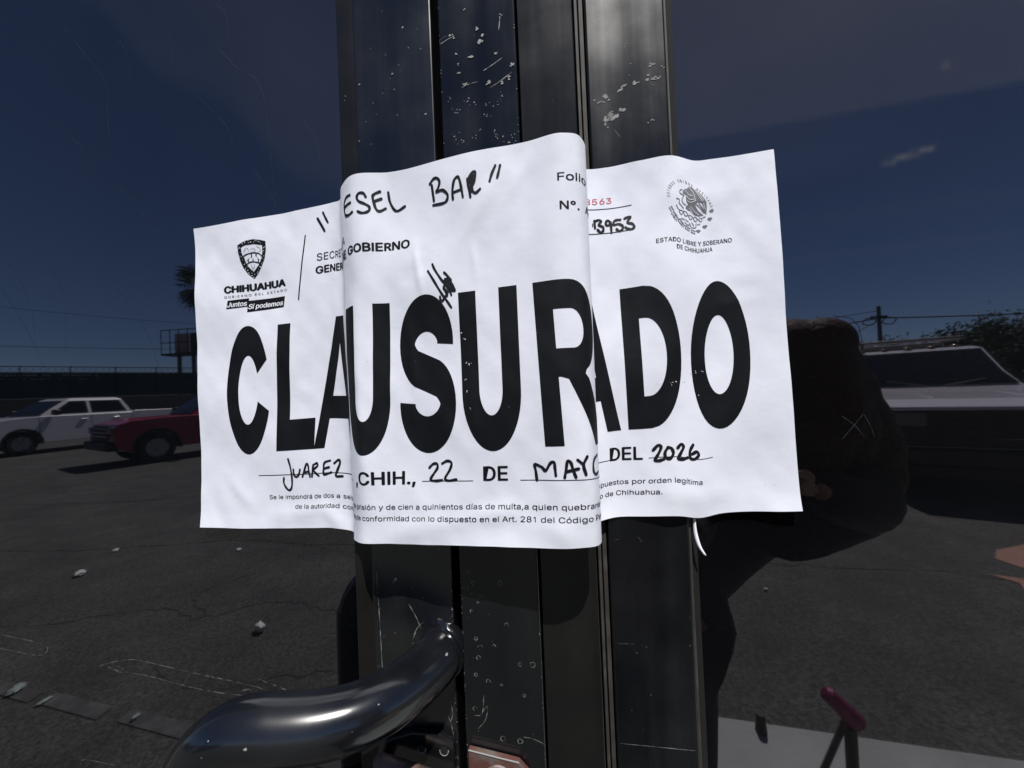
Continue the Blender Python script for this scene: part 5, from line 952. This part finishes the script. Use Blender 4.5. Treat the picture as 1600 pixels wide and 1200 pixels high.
# head: an ovoid shaped with brow, nose, cheeks and chin; it looks towards the door, tilted to its right
hc = Vector((.515, -.63, 1.535)); HB = BM(); vs = ico(HB, (0, 0, 0), 1, 5)
for v in vs:
    x, y, z = v.co
    r = Vector((x*.076, y*.092, z*.112))
    if z < 0: r.x *= 1 - .32*(-z)**1.5; r.y *= 1 - .10*(-z)
    f = max(0, y)
    r.y += f * .020*math.exp(-((x/.16)**2 + ((z+.12)/.2)**2))          # nose
    r.y += f * .010*math.exp(-((x/.35)**2 + ((z+.85)/.18)**2))         # chin
    r.y += f * .006*math.exp(-((x/.28)**2 + ((z+.48)/.07)**2))         # lips
    for s in (-1, 1): r.y -= f * .012*math.exp(-(((x-s*.36)/.17)**2 + ((z-.02)/.12)**2))   # eye sockets
    r.x += math.copysign(.010, x)*math.exp(-(((y+.08)/.13)**2 + ((z+.05)/.24)**2)) * (abs(x) > .8)   # ears
    v.co = r
HM = Matrix.Translation(hc) @ Matrix.Rotation(math.radians(78), 4, 'Z') @ Matrix.Rotation(math.radians(10), 4, 'Y') @ Matrix.Rotation(math.radians(-6), 4, 'X')
for v in HB.verts: v.co = HM @ v.co
full = merge(body, HB)
for p in hl + hr: full = merge(full, p)
per = obj('person', full, M_skin)
tag(per, 'dark-haired person in black clothes photographing the door with a phone', 'person')
m = per.modifiers.new('fuse', 'REMESH'); m.mode = 'VOXEL'; m.voxel_size = .006; m.use_smooth_shade = True
m = per.modifiers.new('soft', 'SMOOTH'); m.factor = .5; m.iterations = 3
for s in (-1, 1):
    bm = BM(); bmesh.ops.create_uvsphere(bm, u_segments=16, v_segments=10, radius=.0125, matrix=HM @ Matrix.Translation((s*.030, .0655, .004))); e = obj('eye', bm, M_eye, per, smooth=True)
    bm = BM(); cyl(bm, HM @ Vector((s*.030, .0774, .004)), HM @ Vector((s*.030, .0786, .004)), .0055, seg=14); obj('iris', bm, M_iris, e)
# clothes
J = skin_mesh([[(PEL[0], PEL[1], PEL[2]+.02, (.175, .135)), WAI + ((.155, .125),), CHE + ((.175, .125),), (NEB[0]-.005, NEB[1]-.01, NEB[2]-.005, (.10, .085))],
               [CHE + ((.175, .125),), SR + (.088,), ER + (.066,), (WR[0]-.005, WR[1]+.0, WR[2]+.002, .05)], [CHE + ((.175, .125),), SL + (.085,), EL + (.062,), (WL[0]+.01, WL[1]-.02, WL[2]-.02, .042)]], 2)
for v in J.verts: v.co += Vector((math.sin(v.co.z*70 + v.co.x*30), math.cos(v.co.z*55 + v.co.y*40), 0)) * .004
o = obj('jacket', J, M_cloth, per, smooth=True, angle=180); _m = o.modifiers.new('soft', 'SMOOTH'); _m.factor = .5; _m.iterations = 8; o['label'] = 'loose black jacket'
bm = BM(); prism(bm, [(.25, .95), (.28, 1.12), (.325, 1.14), (.345, 1.09), (.365, .985), (.315, .965), (.30, 1.0)], 1, -.70, -.655); obj('jacket_hem', bm, M_cloth, per, bevel=.03)
DR = skin_mesh([[(.625, -.60, 1.29, .055), (.57, -.59, 1.262, .06), (.50, -.58, 1.235, .055), (.43, -.58, 1.225, .05), (.34, -.60, 1.23, .05)], [(.43, -.58, 1.225, .05), (.462, -.58, 1.195, .035), (.466, -.58, 1.175, .022)]], 2)
for v in DR.verts: v.co += Vector((math.sin(v.co.z * 90) * .003, 0, math.cos(v.co.x * 80) * .003))
o = obj('sleeve_drape', DR, M_cloth, per, smooth=True, angle=180); _m = o.modifiers.new('soft', 'SMOOTH'); _m.factor = .5; _m.iterations = 4; o['label'] = 'hanging folds of the black sleeve'
T = skin_mesh([[PEL + ((.165, .13),), HR + (.105,), KR + (.078,), (AR[0], AR[1], AR[2]+.02, .062)], [PEL + ((.165, .13),), HL + (.105,), KL + (.078,), (AL[0], AL[1], AL[2]+.02, .062)]], 2)
_m = obj('trousers', T, M_denim, per, smooth=True, angle=180).modifiers.new('soft', 'SMOOTH'); _m.factor = .5; _m.iterations = 8
for a in (AR, AL):
    S_ = skin_mesh([[(a[0], a[1]-.03, .145, .044), (a[0], a[1]+.06, .142, (.045, .038)), (a[0], a[1]+.16, .135, (.042, .030))]], 2); obj('shoe', S_, M_blackpl, per, smooth=True)
HA = BM()                                         # long loose hair: overlapping locks fused into one mass
for (x, y, z, rx, ry, rz) in [(.525, -.660, 1.560, .100, .085, .092), (.560, -.665, 1.535, .085, .085, .10), (.590, -.670, 1.480, .085, .08, .10), (.618, -.675, 1.425, .085, .075, .09), (.645, -.675, 1.375, .078, .07, .08), (.66, -.67, 1.32, .06, .06, .07),
                              (.475, -.665, 1.565, .075, .08, .085), (.445, -.655, 1.50, .055, .07, .10), (.43, -.65, 1.42, .05, .06, .10), (.55, -.600, 1.50, .05, .045, .12), (.575, -.605, 1.43, .055, .045, .09), (.525, -.585, 1.60, .06, .05, .05), (.475, -.615, 1.60, .075, .07, .055), (.44, -.585, 1.56, .06, .05, .07), (.505, -.575, 1.545, .075, .05, .09), (.52, -.575, 1.47, .07, .045, .10), (.50, -.575, 1.40, .06, .04, .08)]:
    ico(HA, (x, y, z), 1, 3, (rx, ry, rz))
hair = obj('hair', HA, M_hair, per, smooth=True, angle=180)
m = hair.modifiers.new('fuse', 'REMESH'); m.mode = 'VOXEL'; m.voxel_size = .007; m.use_smooth_shade = True
m = hair.modifiers.new('soft', 'SMOOTH'); m.factor = .5; m.iterations = 8
R = random.Random(6)
bm = BM()                                         # flyaway strands over the hair mass
for k in range(260):
    a = R.uniform(0, 6.28); st_ = Vector((.525 + .075*math.cos(a)*R.random(), -.655 + .07*math.sin(a)*R.random(), 1.650 + R.uniform(-.03, .006))); sgn = 1 if st_.x > .49 else -1
    P = [st_, st_ + Vector((sgn*R.uniform(.02, .05), R.uniform(-.04, .02), -R.uniform(.02, .06))), st_ + Vector((sgn*R.uniform(.05, .085), R.uniform(-.05, .02), -R.uniform(.12, .2)))]
    tube(bm, catmull(P, 3), .0007, 3, False)
obj('hair_strands', bm, M_hair, hair, recalc=False)
bm = BM()
for x, z, w in [(.455, 1.315, .012), (.49, 1.305, .010), (.522, 1.305, .012)]: span(bm, (x, -.563, z+.055), (x+w, -.560, z+.11))
span(bm, (.447, -.5635, 1.422), (.475, -.5605, 1.428)); obj('shirt_print', bm, M_print, per)

ph = thing('phone', 'black smartphone held up to photograph the door', 'phone', CAM)
PM = Matrix(((CR.x, CU.x, -FW.x, 0), (CR.y, CU.y, -FW.y, 0), (CR.z, CU.z, -FW.z, 0), (0, 0, 0, 1)))
def ph_part(nm, bm, m, **k):
    bmesh.ops.transform(bm, matrix=PM, verts=bm.verts); return obj(nm, bm, m, ph, **k)
bm = BM(); span(bm, (-.016, -.053, .0065), (.134, .020, .0145)); ph_part('case', bm, M_blackpl, bevel=.0035)
bm = BM(); span(bm, (-.012, -.050, .0147), (.130, .017, .0152)); ph_part('screen', bm, M_phone)
for x, y in ((0, 0), (.0, -.022), (.02, -.011)):
    bm = BM(); tube(bm, [(x + .0075*math.cos(k*math.pi/10), y + .0075*math.sin(k*math.pi/10), .0055) for k in range(21)], .0012, 8); ph_part('lens_ring', bm, M_darksteel, smooth=True)
